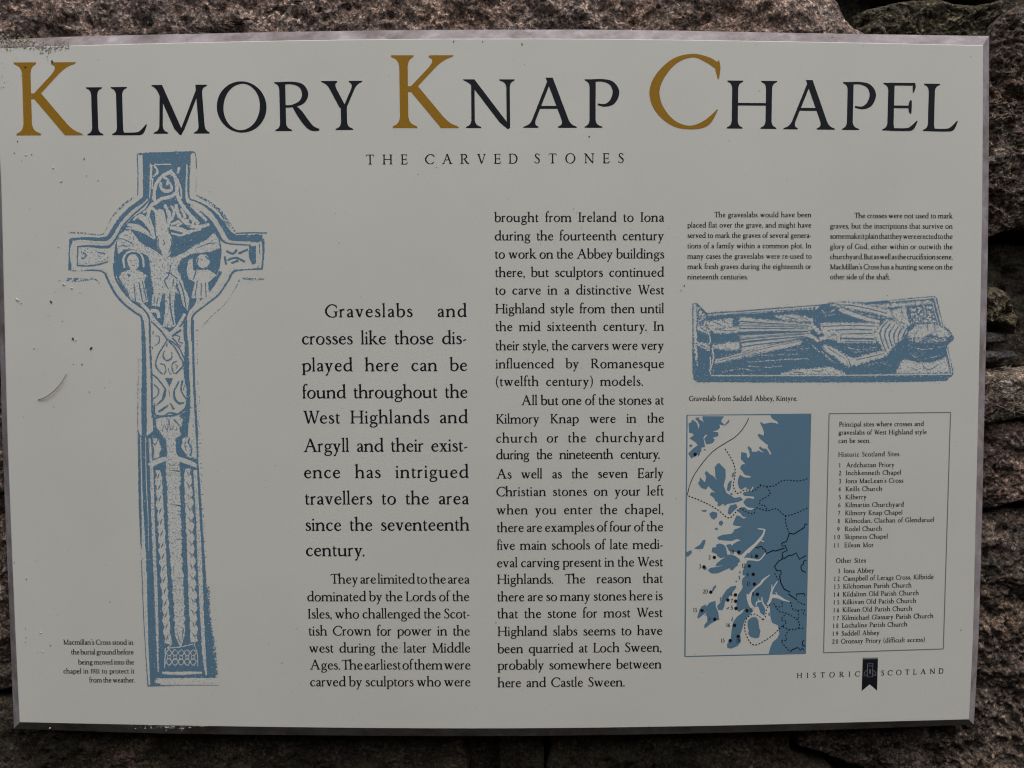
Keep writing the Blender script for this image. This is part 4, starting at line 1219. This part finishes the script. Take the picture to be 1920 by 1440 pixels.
# foot stop
es([(118, 110), (118, 300), (128, 490)], [18, 16, 12], M_TINT, 3, 0)
ep([(130, 120), (190, 175), (200, 290), (140, 250)], M_STIP, 3)
es([(110, 400), (135, 520)], 8, M_STIP, 3)
# legs and feet
ep([(130, 250), (185, 258), (215, 285), (212, 305), (160, 290), (135, 270)], M_TINT, 4)
ep([(240, 282), (320, 270), (405, 262), (405, 290), (330, 300), (245, 298)], M_TINT, 4)
ep([(128, 365), (190, 372), (215, 395), (210, 415), (160, 395)], M_TINT, 4)
ep([(240, 382), (330, 370), (410, 366), (408, 412), (330, 408), (240, 402)], M_SPECK, 4)
es([(208, 300), (222, 350), (205, 380)], 8, M_TINT, 4)
es([(232, 400), (240, 470), (215, 560)], 9, M_TINT, 4)
es([(220, 460), (222, 575)], 8, M_TINT, 4)
# pleated coat: pale, with dark pleat lines
ep([(415, 198), (560, 212), (720, 228), (880, 243), (905, 262), (860, 318), (640, 368), (435, 425), (425, 330)], M_TINT, 4)
for y0, y1, w0, w1 in [(222, 250, 9, 5), (250, 262, 7, 4), (270, 272, 9, 5), (304, 290, 24, 9), (345, 306, 8, 5), (366, 320, 12, 5), (396, 338, 8, 4), (335, 300, 4, 4), (236, 256, 4, 3)]:
    es([(416, y0), (560, y0 + (y1 - y0) * .38), (875, y1)], [w0, w0, w1], M_BLUE, 6)
ep([(640, 190), (760, 180), (900, 200), (905, 222), (820, 220), (700, 205)], M_SPECK, 3)
for P in ([(470, 495), (700, 478), (870, 470)], [(560, 450), (800, 440)], [(720, 415), (880, 405)]):
    es(P, 6, M_STIP, 3)
ep([(690, 575), (780, 548), (900, 540), (1010, 530), (1090, 555), (1120, 575)], M_SPECK, 3)
ep([(1460, 565), (1510, 475), (1600, 498), (1700, 490), (1788, 462), (1815, 560), (1600, 568)], M_SPECK, 3)
# sword held along the body
ep([(255, 478), (600, 385), (820, 345), (835, 360), (820, 378), (600, 425), (330, 492), (250, 505)], M_TINT, 6)
ep([(945, 330), (1060, 298), (1190, 252), (1200, 268), (1080, 322), (950, 352)], M_TINT, 6)
es([(1020, 285), (1070, 310), (1075, 365)], [16, 22, 12], M_TINT, 7)
es([(850, 310), (900, 325), (940, 358)], [14, 20, 14], M_TINT, 7)
es([(890, 240), (930, 280), (950, 305)], [18, 20, 12], M_SPECK, 7)
es([(860, 325), (910, 345)], 5, M_BLUE, 8)
# near arm and elbow
ep([(968, 384), (1002, 384), (1085, 428), (1150, 468), (1172, 505), (1150, 520), (1110, 502), (1040, 448), (985, 412)], M_TINT, 5)
ep([(1150, 482), (1230, 455), (1385, 420), (1400, 448), (1290, 482), (1190, 512), (1160, 515)], M_TINT, 5)
ep([(955, 238), (1150, 234), (1345, 238), (1305, 300), (1318, 362), (1110, 364), (1000, 330), (960, 280)], M_TINT, 4)
for P, w in [([(960, 256), (1150, 250), (1320, 254)], 7), ([(1000, 286), (1150, 276), (1300, 280)], 9), ([(1090, 306), (1300, 304)], 7), ([(1080, 336), (1310, 340)], 12), ([(1100, 356), (1310, 358)], 5)]:
    es(P, w, M_BLUE, 6)
ep([(1020, 112), (1090, 98), (1210, 106), (1330, 128), (1410, 150), (1436, 172), (1405, 192), (1330, 172), (1180, 138), (1090, 124)], M_TINT, 4)
es([(1060, 112), (1200, 122), (1400, 170)], 7, M_BLUE, 6)
k.dot(1270 + 1150 * e1, 540 + 490 * e1, 9, M_SPECK, 7)
es([(1000, 400), (1120, 470)], 5, M_BLUE, 8)
# chest folds, far arm
for P, w, m in [([(1080, 140), (1180, 180), (1300, 215), (1350, 225)], [22, 22, 18, 10], M_TINT), ([(960, 150), (1010, 180), (1050, 175)], 8, M_STIP), ([(980, 190), (1040, 150), (1080, 110)], 8, M_STIP), ([(1160, 150), (1300, 190), (1400, 200)], 10, M_STIP)]:
    es(P, w, m, 5)
# aventail chevrons over the shoulders
ep([(1392, 212), (1445, 226), (1532, 286), (1500, 335), (1440, 385), (1402, 434), (1372, 402), (1312, 308)], M_TINT, 5)
for i in range(6):
    es([(1402 + i * 24, 220 + i * 12), (1350 + i * 31, 302 + i * 3), (1392 + i * 20, 424 - i * 17)], [7, 10, 7], M_BLUE, 7, 3)
ep([(1440, 150), (1520, 125), (1545, 250), (1500, 275), (1440, 200), (1425, 190)], M_SPECK, 4)
ep([(1548, 140), (1695, 110), (1730, 240), (1600, 245), (1555, 250)], M_STIP, 3)
# helm
ep([(1538, 318), (1560, 280), (1600, 255), (1690, 242), (1775, 262), (1822, 318), (1760, 325), (1690, 305), (1620, 330)], M_SPECK, 5)
ep([(1600, 272), (1660, 255), (1670, 285), (1740, 270), (1720, 295), (1620, 300)], M_TINT, 6)
es([(1665, 245), (1672, 290)], 6, M_BLUE, 7)
es([(1535, 335), (1640, 346), (1790, 338)], [14, 30, 12], M_STIP, 6)
es([(1530, 352), (1560, 420), (1650, 440)], [20, 40, 10], M_BLUE, 6)
ep([(1500, 430), (1790, 400), (1790, 455), (1700, 495), (1600, 495), (1530, 475)], M_BLUE_SOLID, 4)
es([(110, 600), (700, 606), (1780, 600)], 30, M_BLUE_SOLID, 2, 0)
for P, w, m in [([(250, 270), (330, 285), (400, 280)], 5, M_BLUE), ([(150, 262), (200, 290)], 5, M_BLUE), ([(150, 378), (205, 402)], 5, M_BLUE), ([(265, 490), (560, 408), (820, 352)], 4, M_BLUE), ([(300, 496), (600, 420)], 6, M_STIP),
                ([(1000, 330), (1060, 305)], 4, M_BLUE), ([(1190, 480), (1290, 458), (1380, 436)], 5, M_BLUE), ([(1140, 470), (1155, 520)], 6, M_BLUE), ([(1545, 440), (1640, 475), (1780, 440)], 7, M_STIP), ([(1560, 350), (1640, 365), (1800, 350)], 6, M_STIP),
                ([(1540, 380), (1640, 410), (1790, 385)], 7, M_STIP), ([(960, 420), (1010, 470), (1060, 500)], 7, M_STIP), ([(900, 380), (960, 440)], 8, M_STIP), ([(470, 520), (600, 530), (700, 520)], 7, M_STIP), ([(300, 560), (420, 540), (520, 555)], 7, M_STIP),
                ([(1110, 390), (1200, 410), (1330, 395)], 7, M_STIP), ([(1180, 430), (1330, 412)], 6, M_STIP), ([(1250, 520), (1350, 500), (1430, 520)], 8, M_STIP), ([(420, 455), (560, 428)], 5, M_STIP), ([(1430, 180), (1470, 220), (1520, 240)], 6, M_BLUE),
                ([(1490, 130), (1510, 200)], 5, M_BLUE), ([(860, 268), (905, 300)], 5, M_BLUE), ([(1640, 520), (1680, 545), (1740, 510)], 6, M_BLUE), ([(1560, 530), (1600, 550)], 5, M_BLUE), ([(1600, 290), (1580, 315)], 5, M_BLUE), ([(1705, 250), (1720, 280), (1700, 300)], 4, M_BLUE),
                ([(240, 225), (300, 250)], 5, M_BLUE), ([(300, 215), (345, 240)], 5, M_BLUE), ([(720, 190), (800, 210)], 5, M_BLUE), ([(820, 190), (870, 212)], 5, M_BLUE), ([(760, 560), (840, 565)], 5, M_BLUE), ([(900, 550), (960, 560)], 5, M_BLUE)]:
    es(P, w, m, 9)
k.build('effigy_illustration', board)

# ------------------------------------------------------------------ map of the coast
k = Ink()
A = lambda L: [(1270 + p[0] / 5.76, 760 + p[1] / 5.76) for p in L]           # upper half tracing
B = lambda L: [(1270 + p[0] / 5.76, 990 + p[1] / 5.76) for p in L]           # lower half tracing
m1 = 1 / 5.76
FR = A([(105, 106), (1447, 96)]) + B([(1390, 1355), (82, 1388)])
k.stroke([FR[3], FR[0], FR[1]], 2.6, M_BLUE_SOLID, 2, 0)
k.stroke([FR[3], FR[2]], 2.0, M_BLUE_SOLID, 2, 0)
main = A([(1005, 104), (1020, 140), (1060, 165), (1080, 175), (1090, 208), (1065, 192), (1010, 185), (935, 200), (900, 178), (895, 195), (920, 240), (936, 290), (932, 326), (880, 306), (866, 320), (885, 350), (910, 378), (950, 410), (980, 430), (975, 455),
          (1000, 490), (1016, 530), (1002, 532), (985, 500), (960, 468), (922, 466), (895, 442), (880, 460), (905, 488), (938, 508), (900, 502), (880, 486), (850, 502), (805, 500), (802, 470), (770, 438), (758, 460), (775, 490), (785, 540), (768, 570),
          (752, 555), (748, 515), (690, 505), (685, 580), (738, 636), (705, 636), (684, 655), (680, 684), (705, 715), (730, 752), (796, 766), (786, 780), (720, 778), (676, 748), (658, 790), (652, 830), (664, 890), (690, 912), (742, 880), (748, 900),
          (795, 915), (815, 872), (822, 890), (800, 925), (720, 936), (706, 955), (722, 976), (800, 982), (832, 988), (826, 1012), (780, 1000), (742, 1006), (712, 1045), (738, 1085), (768, 1102), (838, 1110), (800, 1130), (758, 1126), (728, 1100), (690, 1098),
          (646, 1140), (682, 1165), (706, 1200), (750, 1208), (715, 1224), (672, 1195), (640, 1188), (615, 1240), (598, 1290), (640, 1302), (696, 1308), (650, 1330), (612, 1342), (605, 1368), (580, 1388), (490, 1398), (436, 1420)])
main += B([(430, 100), (445, 128), (500, 134), (590, 140), (640, 118), (688, 132), (640, 150), (605, 172), (592, 192), (575, 172), (525, 182), (560, 250), (640, 262), (660, 292), (700, 290), (742, 255), (720, 330), (760, 345), (720, 430), (704, 470), (704, 510), (738, 514), (704, 545), (696, 590),
           (706, 640), (690, 672), (655, 720), (640, 800), (640, 872), (660, 908), (732, 868), (700, 915), (640, 962), (602, 1020), (586, 1100), (578, 1190), (536, 1255), (540, 1295), (580, 1304), (650, 1275), (688, 1228), (680, 1150), (708, 1070), (722, 1010), (745, 975), (790, 930), (860, 900),
           (900, 880), (1000, 850), (1005, 960), (1022, 1022), (1086, 1052), (1092, 1092), (1102, 1140), (1080, 1190), (1030, 1232), (1004, 1290), (986, 1360), (1390, 1355)])
main += [FR[1]]
k.poly(main, M_BLUE_SOLID, 1)
# sea lochs and firths cut into the land
for L, w in [([(945, 15), (925, 75), (890, 125), (840, 180), (770, 245), (715, 305), (680, 350)], [16, 22, 30, 30, 42, 50, 60]), ([(868, 6), (945, 18)], [10, 16]), ([(895, 130), (938, 150)], [14, 8]), ([(730, 332), (810, 340), (880, 348), (930, 300), (950, 268)], [30, 22, 16, 14, 10]),
             ([(1000, 506), (930, 560), (895, 605), (835, 655), (800, 700), (775, 760), (790, 830), (830, 880)], [8, 22, 22, 18, 26, 40, 34, 40]), ([(755, 712), (765, 770)], [14, 30]), ([(1082, 575), (1040, 640), (1015, 700), (1005, 770), (975, 830)], [10, 14, 20, 30, 24]),
             ([(1022, 610), (1020, 700)], [8, 16]), ([(1010, 735), (1090, 745), (1150, 775), (1215, 795)], [40, 36, 22, 6]), ([(1062, 690), (1090, 745)], [8, 16]), ([(912, 745), (918, 790), (935, 830), (965, 860)], [10, 14, 16, 20]), ([(850, 840), (860, 800), (905, 790)], [12, 14, 16]), ([(872, 765), (885, 800)], [8, 12])]:
    k.stroke(B(L), [x * m1 for x in w], M_CREAM, 3, 6)
k.poly(B([(845, 850), (990, 845), (1000, 960), (990, 1000), (930, 1000), (790, 935)]), M_CREAM, 2)
# islands
isl = [A([(122, 190), (150, 185), (160, 152), (200, 178), (215, 200), (232, 258), (240, 210), (215, 165), (195, 150), (200, 132), (240, 130), (235, 150), (275, 172), (290, 198), (270, 135), (275, 118), (505, 118), (470, 170), (510, 212), (560, 150), (562, 180), (515, 218), (455, 205), (462, 238), (440, 262), (380, 285),
           (440, 290), (445, 330), (380, 350), (405, 370), (385, 405), (350, 415), (310, 420), (305, 395), (290, 360), (330, 315), (300, 320), (282, 350), (300, 450), (262, 455), (258, 500), (200, 545), (152, 575), (118, 520), (165, 470), (222, 430), (200, 400), (132, 355), (180, 320), (160, 298), (128, 295), (125, 240)]),
       A([(125, 432), (150, 420), (165, 435), (145, 455)]), A([(285, 478), (300, 470), (308, 485), (295, 490)]),
       A([(450, 620), (478, 650), (520, 692), (522, 780), (500, 870), (510, 890), (530, 945), (570, 970), (620, 1000), (680, 988), (712, 1020), (650, 1045), (545, 1062), (515, 1085), (495, 1060), (455, 1088), (432, 1080), (440, 1050), (410, 1030), (400, 1000), (350, 965), (370, 935), (415, 945), (380, 915), (335, 870), (312, 908),
           (262, 892), (222, 840), (240, 820), (245, 775), (290, 825), (300, 830), (312, 770), (295, 730), (315, 708), (355, 745), (390, 765), (432, 812), (410, 770), (410, 720), (402, 670), (425, 640)]),
       A([(600, 718), (615, 740), (600, 780), (585, 770)]), A([(570, 815), (588, 810), (578, 890), (560, 930), (535, 915), (545, 850)]), A([(570, 950), (595, 948), (598, 970), (575, 970)]),
       A([(570, 1080), (635, 1065), (652, 1100), (610, 1140), (570, 1180), (545, 1168), (555, 1110)]), A([(345, 1170), (380, 1145), (432, 1160), (430, 1205), (395, 1235), (365, 1215)]), A([(450, 1255), (480, 1242), (498, 1270), (478, 1300), (452, 1290)]),
       A([(260, 1135), (318, 1128), (312, 1148), (280, 1150)]), A([(402, 1330), (430, 1318), (442, 1342), (415, 1345)]),
       B([(180, 218), (245, 180), (275, 132), (305, 125), (300, 165), (275, 225), (215, 228)]), B([(92, 262), (155, 238), (156, 272), (122, 305), (92, 310)]),
       B([(370, 258), (378, 212), (422, 205), (418, 182), (455, 166), (500, 180), (522, 205), (535, 262), (540, 288), (590, 285), (630, 305), (672, 335), (676, 362), (650, 385), (660, 400), (630, 420), (602, 452), (572, 455), (568, 430), (490, 465), (440, 488), (372, 492), (328, 458), (355, 430), (440, 418), (505, 402), (412, 412),
           (425, 382), (470, 345), (520, 312), (470, 325), (430, 300), (425, 280)]), B([(275, 430), (310, 420), (320, 445), (290, 455)]),
       B([(720, 318), (760, 268), (778, 275), (735, 325)]), B([(490, 730), (530, 668), (580, 632), (632, 622), (638, 640), (600, 690), (560, 740), (520, 790), (500, 860), (488, 888), (440, 882), (430, 840), (470, 800)]),
       B([(528, 870), (555, 850), (565, 862), (540, 880)]), B([(370, 690), (385, 640), (415, 612), (420, 635), (390, 680)]), B([(580, 1000), (592, 960), (602, 960), (596, 1010)]),
       B([(215, 965), (240, 880), (265, 845), (310, 825), (310, 850), (350, 805), (412, 785), (415, 850), (440, 905), (454, 990), (420, 1000), (350, 1040), (320, 1070), (290, 1080), (295, 1040), (330, 1005), (330, 970), (305, 930), (320, 905), (225, 980)]),
       B([(760, 1000), (800, 965), (850, 962), (875, 1000), (885, 1080), (898, 1110), (885, 1180), (840, 1190), (790, 1175), (765, 1140), (772, 1110), (758, 1060)]), B([(862, 815), (880, 805), (940, 850), (952, 890), (940, 950), (900, 920), (885, 880)]),
       B([(980, 930), (995, 900), (1000, 945), (985, 950)]), B([(665, 470), (682, 462), (684, 490), (672, 492)]), B([(660, 520), (675, 512), (680, 555), (668, 560)]), B([(622, 572), (650, 568), (640, 590)]),
       B([(840, 265), (850, 200), (910, 205), (945, 250), (930, 290), (880, 330), (820, 318), (800, 290), (800, 260)])]
for P in isl:
    k.poly(P, M_BLUE_SOLID, 4)
coast = k.build('coast_map', board)
# boundaries
k = Ink()


def dashes(P, w, mat, lay, dash=3.1, gap=2.9, smooth=6):
    q = spline_poly(P, smooth) if len(P) > 2 and smooth else P
    pos, on, left, cur = 0, True, dash, [q[0]]
    for a, b in zip(q, q[1:]):
        L = math.hypot(b[0] - a[0], b[1] - a[1])
        t = 0.0
        while L - t > left:
            t += left
            p = (a[0] + (b[0] - a[0]) * t / L, a[1] + (b[1] - a[1]) * t / L)
            if on:
                k.stroke(cur + [p], w, mat, lay, 0)
            cur = [p]
            on = not on
            left = dash if on else gap
        left -= L - t
        cur.append(b)
    if on and len(cur) > 1:
        k.stroke(cur, w, mat, lay, 0)


k.stroke(A([(772, 135), (745, 195), (690, 275), (620, 345), (530, 400), (400, 485), (290, 600), (190, 740), (135, 860), (108, 970)]), 1.35, M_BLACK, 8)
for P in (A([(515, 470), (575, 560), (622, 670), (620, 770), (605, 870), (640, 945), (680, 940), (730, 912), (820, 925), (895, 870), (940, 872), (1040, 872), (1120, 818), (1210, 808), (1310, 818), (1405, 792)]),
          A([(122, 978), (300, 1050), (440, 1130), (560, 1218), (650, 1130), (690, 1115), (760, 1160), (830, 1165), (850, 1105), (970, 1140), (1070, 1115), (1165, 1190), (1280, 1165), (1405, 1108)]),
          A([(895, 850), (905, 880)]), A([(965, 880), (1000, 940), (985, 975), (890, 1030), (900, 1075), (940, 1080), (975, 1140)]), A([(1168, 1190), (1172, 1270), (1205, 1370)]),
          B([(925, 990), (870, 945), (815, 930), (750, 975), (728, 1050), (735, 1130), (790, 1240), (850, 1262), (930, 1225), (1020, 1165), (1100, 1090), (1140, 1055)]),
          B([(1000, 820), (965, 880), (950, 960), (925, 990)]), B([(1052, 488), (1075, 530), (1090, 560)]), B([(1280, 765), (1310, 800), (1390, 830)]), B([(1130, 800), (1130, 850), (1070, 850)]), B([(1040, 812), (1100, 900), (1160, 915), (1300, 990), (1310, 1080), (1210, 1095), (1130, 1060)]),
          B([(1222, 800), (1250, 880), (1300, 890), (1310, 960), (1300, 990)]), B([(1300, 890), (1370, 885), (1360, 920), (1385, 945)]), B([(1160, 940), (1120, 990), (1180, 1010), (1140, 1060)]), B([(1310, 1080), (1360, 1085)]), B([(1210, 1095), (1170, 1160), (1180, 1215), (1120, 1220), (1220, 1340)])):
    dashes(P, 1.9, M_BLACK, 8, smooth=3)
for P in (A([(1405, 1280), (1375, 1290), (1370, 1320), (1260, 1390), (1210, 1380)]) + B([(1210, 55), (1180, 145), (1125, 165), (1130, 195), (1165, 190), (1188, 240), (1132, 270), (1140, 320), (1160, 330)]),
          B([(845, 205), (880, 218), (885, 198), (912, 200), (920, 220), (945, 232), (965, 275), (1040, 240), (1060, 250), (1160, 215)]), B([(1150, 332), (1210, 292), (1230, 298), (1285, 268), (1318, 338), (1392, 298)]),
          B([(1122, 320), (1140, 335), (1095, 355), (1050, 415), (1075, 462), (1118, 458), (1122, 490), (1105, 515), (1118, 590), (1155, 660), (1215, 690), (1200, 712), (1280, 768), (1290, 712), (1370, 708), (1378, 735)]),
          B([(1392, 345), (1365, 360), (1360, 390), (1335, 410), (1340, 455), (1390, 482)]), B([(1370, 1212), (1350, 1230), (1355, 1268), (1380, 1275)]), B([(1225, 1335), (1240, 1315), (1300, 1290), (1330, 1320), (1350, 1295), (1365, 1320)])):
    k.stroke(P, 2.0, M_BLACK, 9, 0)
k.build('boundary_lines', coast)
sites = [('18', 665, 260, 575, 277), ('2', 400, 318, 340, 338), ('3', 288, 420, 238, 435), ('1', 855, 304, 800, 322), ('12', 778, 410, 700, 428), ('6', 820, 500, 750, 520), ('17', 832, 606, 752, 624), ('20', 362, 692, 282, 706),
         ('4', 628, 722, 572, 735), ('8', 865, 716, 808, 732), ('11', 546, 777, 460, 793), ('7', 630, 790, 580, 808), ('5', 634, 867, 580, 882), ('13', 267, 891, 175, 908), ('10', 753, 892, 782, 903), ('14', 405, 985, 325, 1005),
         ('16', 617, 1052, 532, 1068), ('15', 571, 1216, 475, 1236), ('19', 657, 1172, 640, 1240)]
for t, x, y, nx, ny in sites + [('9', 192, 530 - 1324.8, 222, 549 - 1324.8)]:
    k = Ink()
    px, py = B([(x, y)])[0]
    k.dot(px, py, 3.3, M_BLACK, 10)
    px, py = B([(nx, ny)])[0]
    w = width(t, 4) * 0.080
    word(k, t, px - 0.6, px - 0.6 + w, py, py, 8.0, M_BLACK, 4)
    k.build('site_marker', coast)

# ------------------------------------------------------------------ litter on the board
def lump_mesh(spots, mat, name, seed=3):
    rr = random.Random(seed)
    vs, fs = [], []
    import itertools
    for px, py, r, el, ang in spots:
        c = on_plane(px, py, 0.0)
        s = r * 0.00031
        base = len(vs)
        ring_n = 6
        for lay, (rad, hh) in enumerate(((1.0, 0.0), (0.85, 0.55), (0.4, 0.9))):
            for i in range(ring_n):
                a = 2 * math.pi * i / ring_n + lay * 0.3
                rx = math.cos(a) * s * rad * el * rr.uniform(0.7, 1.25)
                rz = math.sin(a) * s * rad * rr.uniform(0.7, 1.25)
                ca, sa = math.cos(ang), math.sin(ang)
                vs.append((c.x + rx * ca - rz * sa, -0.0002 - hh * s * 0.8, c.z + rx * sa + rz * ca))
        for lay in range(2):
            for i in range(ring_n):
                a, b = base + lay * ring_n + i, base + lay * ring_n + (i + 1) % ring_n
                fs.append((a, b, b + ring_n, a + ring_n))
        fs.append(tuple(base + 2 * ring_n + i for i in range(ring_n)))
    return link(name, vs, fs, mat)


def plain(name, a, b, rough=0.85):
    m, nt, bs = mat_new(name)
    nn = noise_node(nt, 900, 3, 0.6, coords(nt))
    c = ramp_node(nt, nn.outputs['Fac'], [(0.35, a), (0.65, b)]).outputs['Color']
    nt.links.new(c, bs.inputs['Base Color'])
    bs.inputs['Roughness'].default_value = rough
    return m


M_DIRT = plain('soil_crumb', (0.10, 0.085, 0.055), (0.38, 0.34, 0.26))
M_PALE = plain('pale_crumb', (0.42, 0.40, 0.34), (0.6, 0.58, 0.52))
M_STRAW = plain('dry_straw', (0.13, 0.088, 0.03), (0.27, 0.2, 0.085))
M_WISP = plain('weathered_grass', (0.08, 0.068, 0.045), (0.20, 0.175, 0.125))
M_HUSK = plain('dark_husk', (0.02, 0.016, 0.01), (0.05, 0.04, 0.025))
rr = random.Random(11)
sp_ = []
for i in range(520):
    t = rr.random() ** 1.25
    x = -6 + 136 * t
    y = 84 + 8 * t + rr.gauss(0, 5.5) + (5 * math.sin(x * 0.09)) - 4
    if x < 45: y -= 4 * rr.random() + (45 - x) * .12
    sp_.append((x, y, rr.uniform(0.6, 2.3) * (1.1 - .5 * t), rr.uniform(0.8, 2.2), rr.uniform(0, 3.1)))
for i in range(26):
    sp_.append((rr.uniform(2, 44) * rr.random() + 2, rr.uniform(96, 175), rr.uniform(0.4, 1.2), rr.uniform(0.8, 1.6), rr.uniform(0, 3)))
tag(lump_mesh(sp_, M_DIRT, 'soil_crumbs'), 'brown soil crumbs gathered on the top left corner of the board', 'dirt', kind='stuff')
sp_ = [(98, 115, 2.6, 1.6, 2.0), (48, 126, 2.4, 1.2, 0.3), (158, 298, 2, 1, 0), (184, 339, 1.6, 1, 0), (137, 635, 2.6, 1.6, 2.1), (171, 653, 3.0, 1.4, 0.8), (154, 683, 2.0, 1, 0), (96, 566, 2.4, 2, 2.2), (64, 654, 1.6, 1, 0), (94, 593, 1.0, 1, 0), (117, 602, 1.0, 1.4, 1.2),
       (138, 683, 1.1, 1, 0), (168, 735, 1.3, 1, .5), (101, 763, 1.2, 1.2, .2), (851, 78, 1.4, 3, 1.6), (905, 78, 1.2, 2, 1.6), (979, 83, 1.4, 3, 1.8), (1105, 256, 1.6, 1.4, 2.6), (818, 314, 1.0, 1, 0), (1014, 457, 1.0, 1, 0), (785, 327, 1, 1, 0), (400, 1, 1, 1, 0), (351, 75, 1.3, 1.4, 1.5), (1418, 84, 1, 1, 0), (1560, 70, 1.6, 1.2, 0),
       (27, 1055, 1.5, 1, 0), (50, 1086, 1.4, 1, .4), (95, 1210, 1.6, 1.2, .9), (48, 1179, 1.4, 1, 0), (49, 1195, 1.1, 1.5, 1.5), (48, 1204, 1.3, 1, 0), (69, 1050, 1, 1, 0), (108, 1153, 1, 1, 0), (1283, 536, 1.6, 1.8, 1.2), (1277, 545, 1.4, 1.2, 1), (1664, 554, 1.2, 1, 0), (930, 1167, 1.0, 2.6, 1.3), (1217, 1363, 1.4, 1.8, 1.5),
       (110, 464, 1.2, 1, 0), (162, 330, 1.3, 1, .3), (33, 265, 1.6, 1.3, 1), (27, 287, 1.5, 1, 2), (60, 290, 1.4, 1, 0)]
rr = random.Random(5)
for i in range(60):
    x = rr.uniform(10, 560) if i < 36 else rr.uniform(20, 1800)
    sp_.append((x + 10, rr.uniform(110, 1330), rr.uniform(0.35, 0.85), rr.uniform(1, 1.8), rr.uniform(0, 3)))
tag(lump_mesh(sp_, M_HUSK, 'dark_specks', 4), 'tiny dark husks and specks of dirt stuck over the cream panel', 'dirt', kind='stuff')
sp_ = [(115, 340, 2.4, 1.3, .3), (100, 315, 1.6, 2, 2.5), (49, 291, 2, 1.4, 0), (41, 301, 1.5, 1.2, 0), (60, 252, 1.2, 1, 0), (76, 1186, 2.2, 1.4, 2.8), (80, 1221, 2.0, 2, 2.7), (70, 1222, 1.2, 1.5, .5), (64, 1266, 1.2, 1.6, .8), (33, 562, 3, 1.8, 2.6), (40, 568, 1.8, 1.5, 2.2), (142, 638, 2, 1.2, 2), (94, 1365, 1.8, 1.6, .5),
       (120, 533, 2.6, 1.8, 2.6), (135, 540, 2, 2, 2.6), (150, 548, 1.6, 1.6, 2.4), (112, 525, 1.8, 1.3, 1), (90, 590, 1.4, 1, 0), (85, 700, 1.2, 1.4, 0)]
for i in range(60):
    sp_.append((rr.uniform(8, 150), rr.uniform(380, 1340), rr.uniform(0.4, 1.1), rr.uniform(1, 1.8), rr.uniform(0, 3)))
for i in range(70):
    x = rr.gauss(325, 30)
    sp_.append((x, 1362.5 + rr.gauss(0, 2.6), rr.uniform(0.4, 1.3), rr.uniform(1, 2.6), rr.uniform(-.4, .4)))
tag(lump_mesh(sp_, M_PALE, 'pale_flecks', 6), 'pale flecks and crumbs on the left of the panel and its lower edge', 'dirt', kind='stuff')


def stem_mesh(P, r, mat, name):
    q = spline_poly(P, 8)
    vs, fs = [], []
    N = 7
    for i, (x, y, h) in enumerate(q):
        a, b = q[max(0, i - 1)], q[min(len(q) - 1, i + 1)]
        dx, dy = b[0] - a[0], b[1] - a[1]
        l = math.hypot(dx, dy) or 1
        c = on_plane(x, y, 0.0)
        t = i / (len(q) - 1)
        rad = r * (0.75 + 0.4 * math.sin(math.pi * min(1, t * 1.1))) * (0.55 if t > 0.97 else 1)
        for j in range(N):
            an = 2 * math.pi * j / N
            off = math.cos(an) * rad
            vs.append((c.x + off * (-dy / l), -0.0002 - rad - h * 0.00046 + math.sin(an) * rad, c.z - off * dx / l))
    for i in range(len(q) - 1):
        for j in range(N):
            fs.append((i * N + j, i * N + (j + 1) % N, (i + 1) * N + (j + 1) % N, (i + 1) * N + j))
    fs.append(tuple(range(N)))
    fs.append(tuple(reversed(range((len(q) - 1) * N, len(q) * N))))
    return link(name, vs, fs, mat, smooth=True)


tag(stem_mesh([(71.5, 749, 0), (83, 746, 1.5), (98, 737, 2.5), (114, 721, 2.5), (125.5, 701, 0.5)], 0.00033, M_STRAW, 'dry_grass_stem'), 'curved tan dry grass stem stuck to the left of the panel', 'grass stem')

# dry grass caught on the ledge to the right of the board: thin stems, uncountable
rr = random.Random(21)
vs, fs = [], []
for i in range(34):
    x, y = rr.uniform(1846, 1960), rr.choice((rr.gauss(762, 12), rr.gauss(738, 10), rr.gauss(700, 8)))
    L = rr.uniform(10, 46)
    a = rr.gauss(0.05, 0.3) if rr.random() < .75 else rr.uniform(1.0, 1.9)
    bend = rr.uniform(-.5, .5)
    dep = WALL_Y - rr.uniform(0.020, 0.026)
    pts = [on_plane(x + L * t * math.cos(a + bend * t), y + L * t * math.sin(a + bend * t), dep - 0.006 * math.sin(3 * t)) for t in (0, .33, .66, 1)]
    wd = rr.uniform(0.0003, 0.0006)
    b0 = len(vs)
    for p in pts:
        for dx, dy, dz in ((0, 0, wd), (0, -wd, 0), (wd * .5, 0, -wd)):
            vs.append((p.x + dx, p.y + dy, p.z + dz))
    for k_ in range(3):
        for j in range(3):
            fs.append((b0 + k_ * 3 + j, b0 + k_ * 3 + (j + 1) % 3, b0 + k_ * 3 + 3 + (j + 1) % 3, b0 + k_ * 3 + 3 + j))
tag(link('dry_grass', vs, fs, M_WISP), 'wisps of dry grass lying on the stone ledge right of the board', 'grass', kind='stuff')
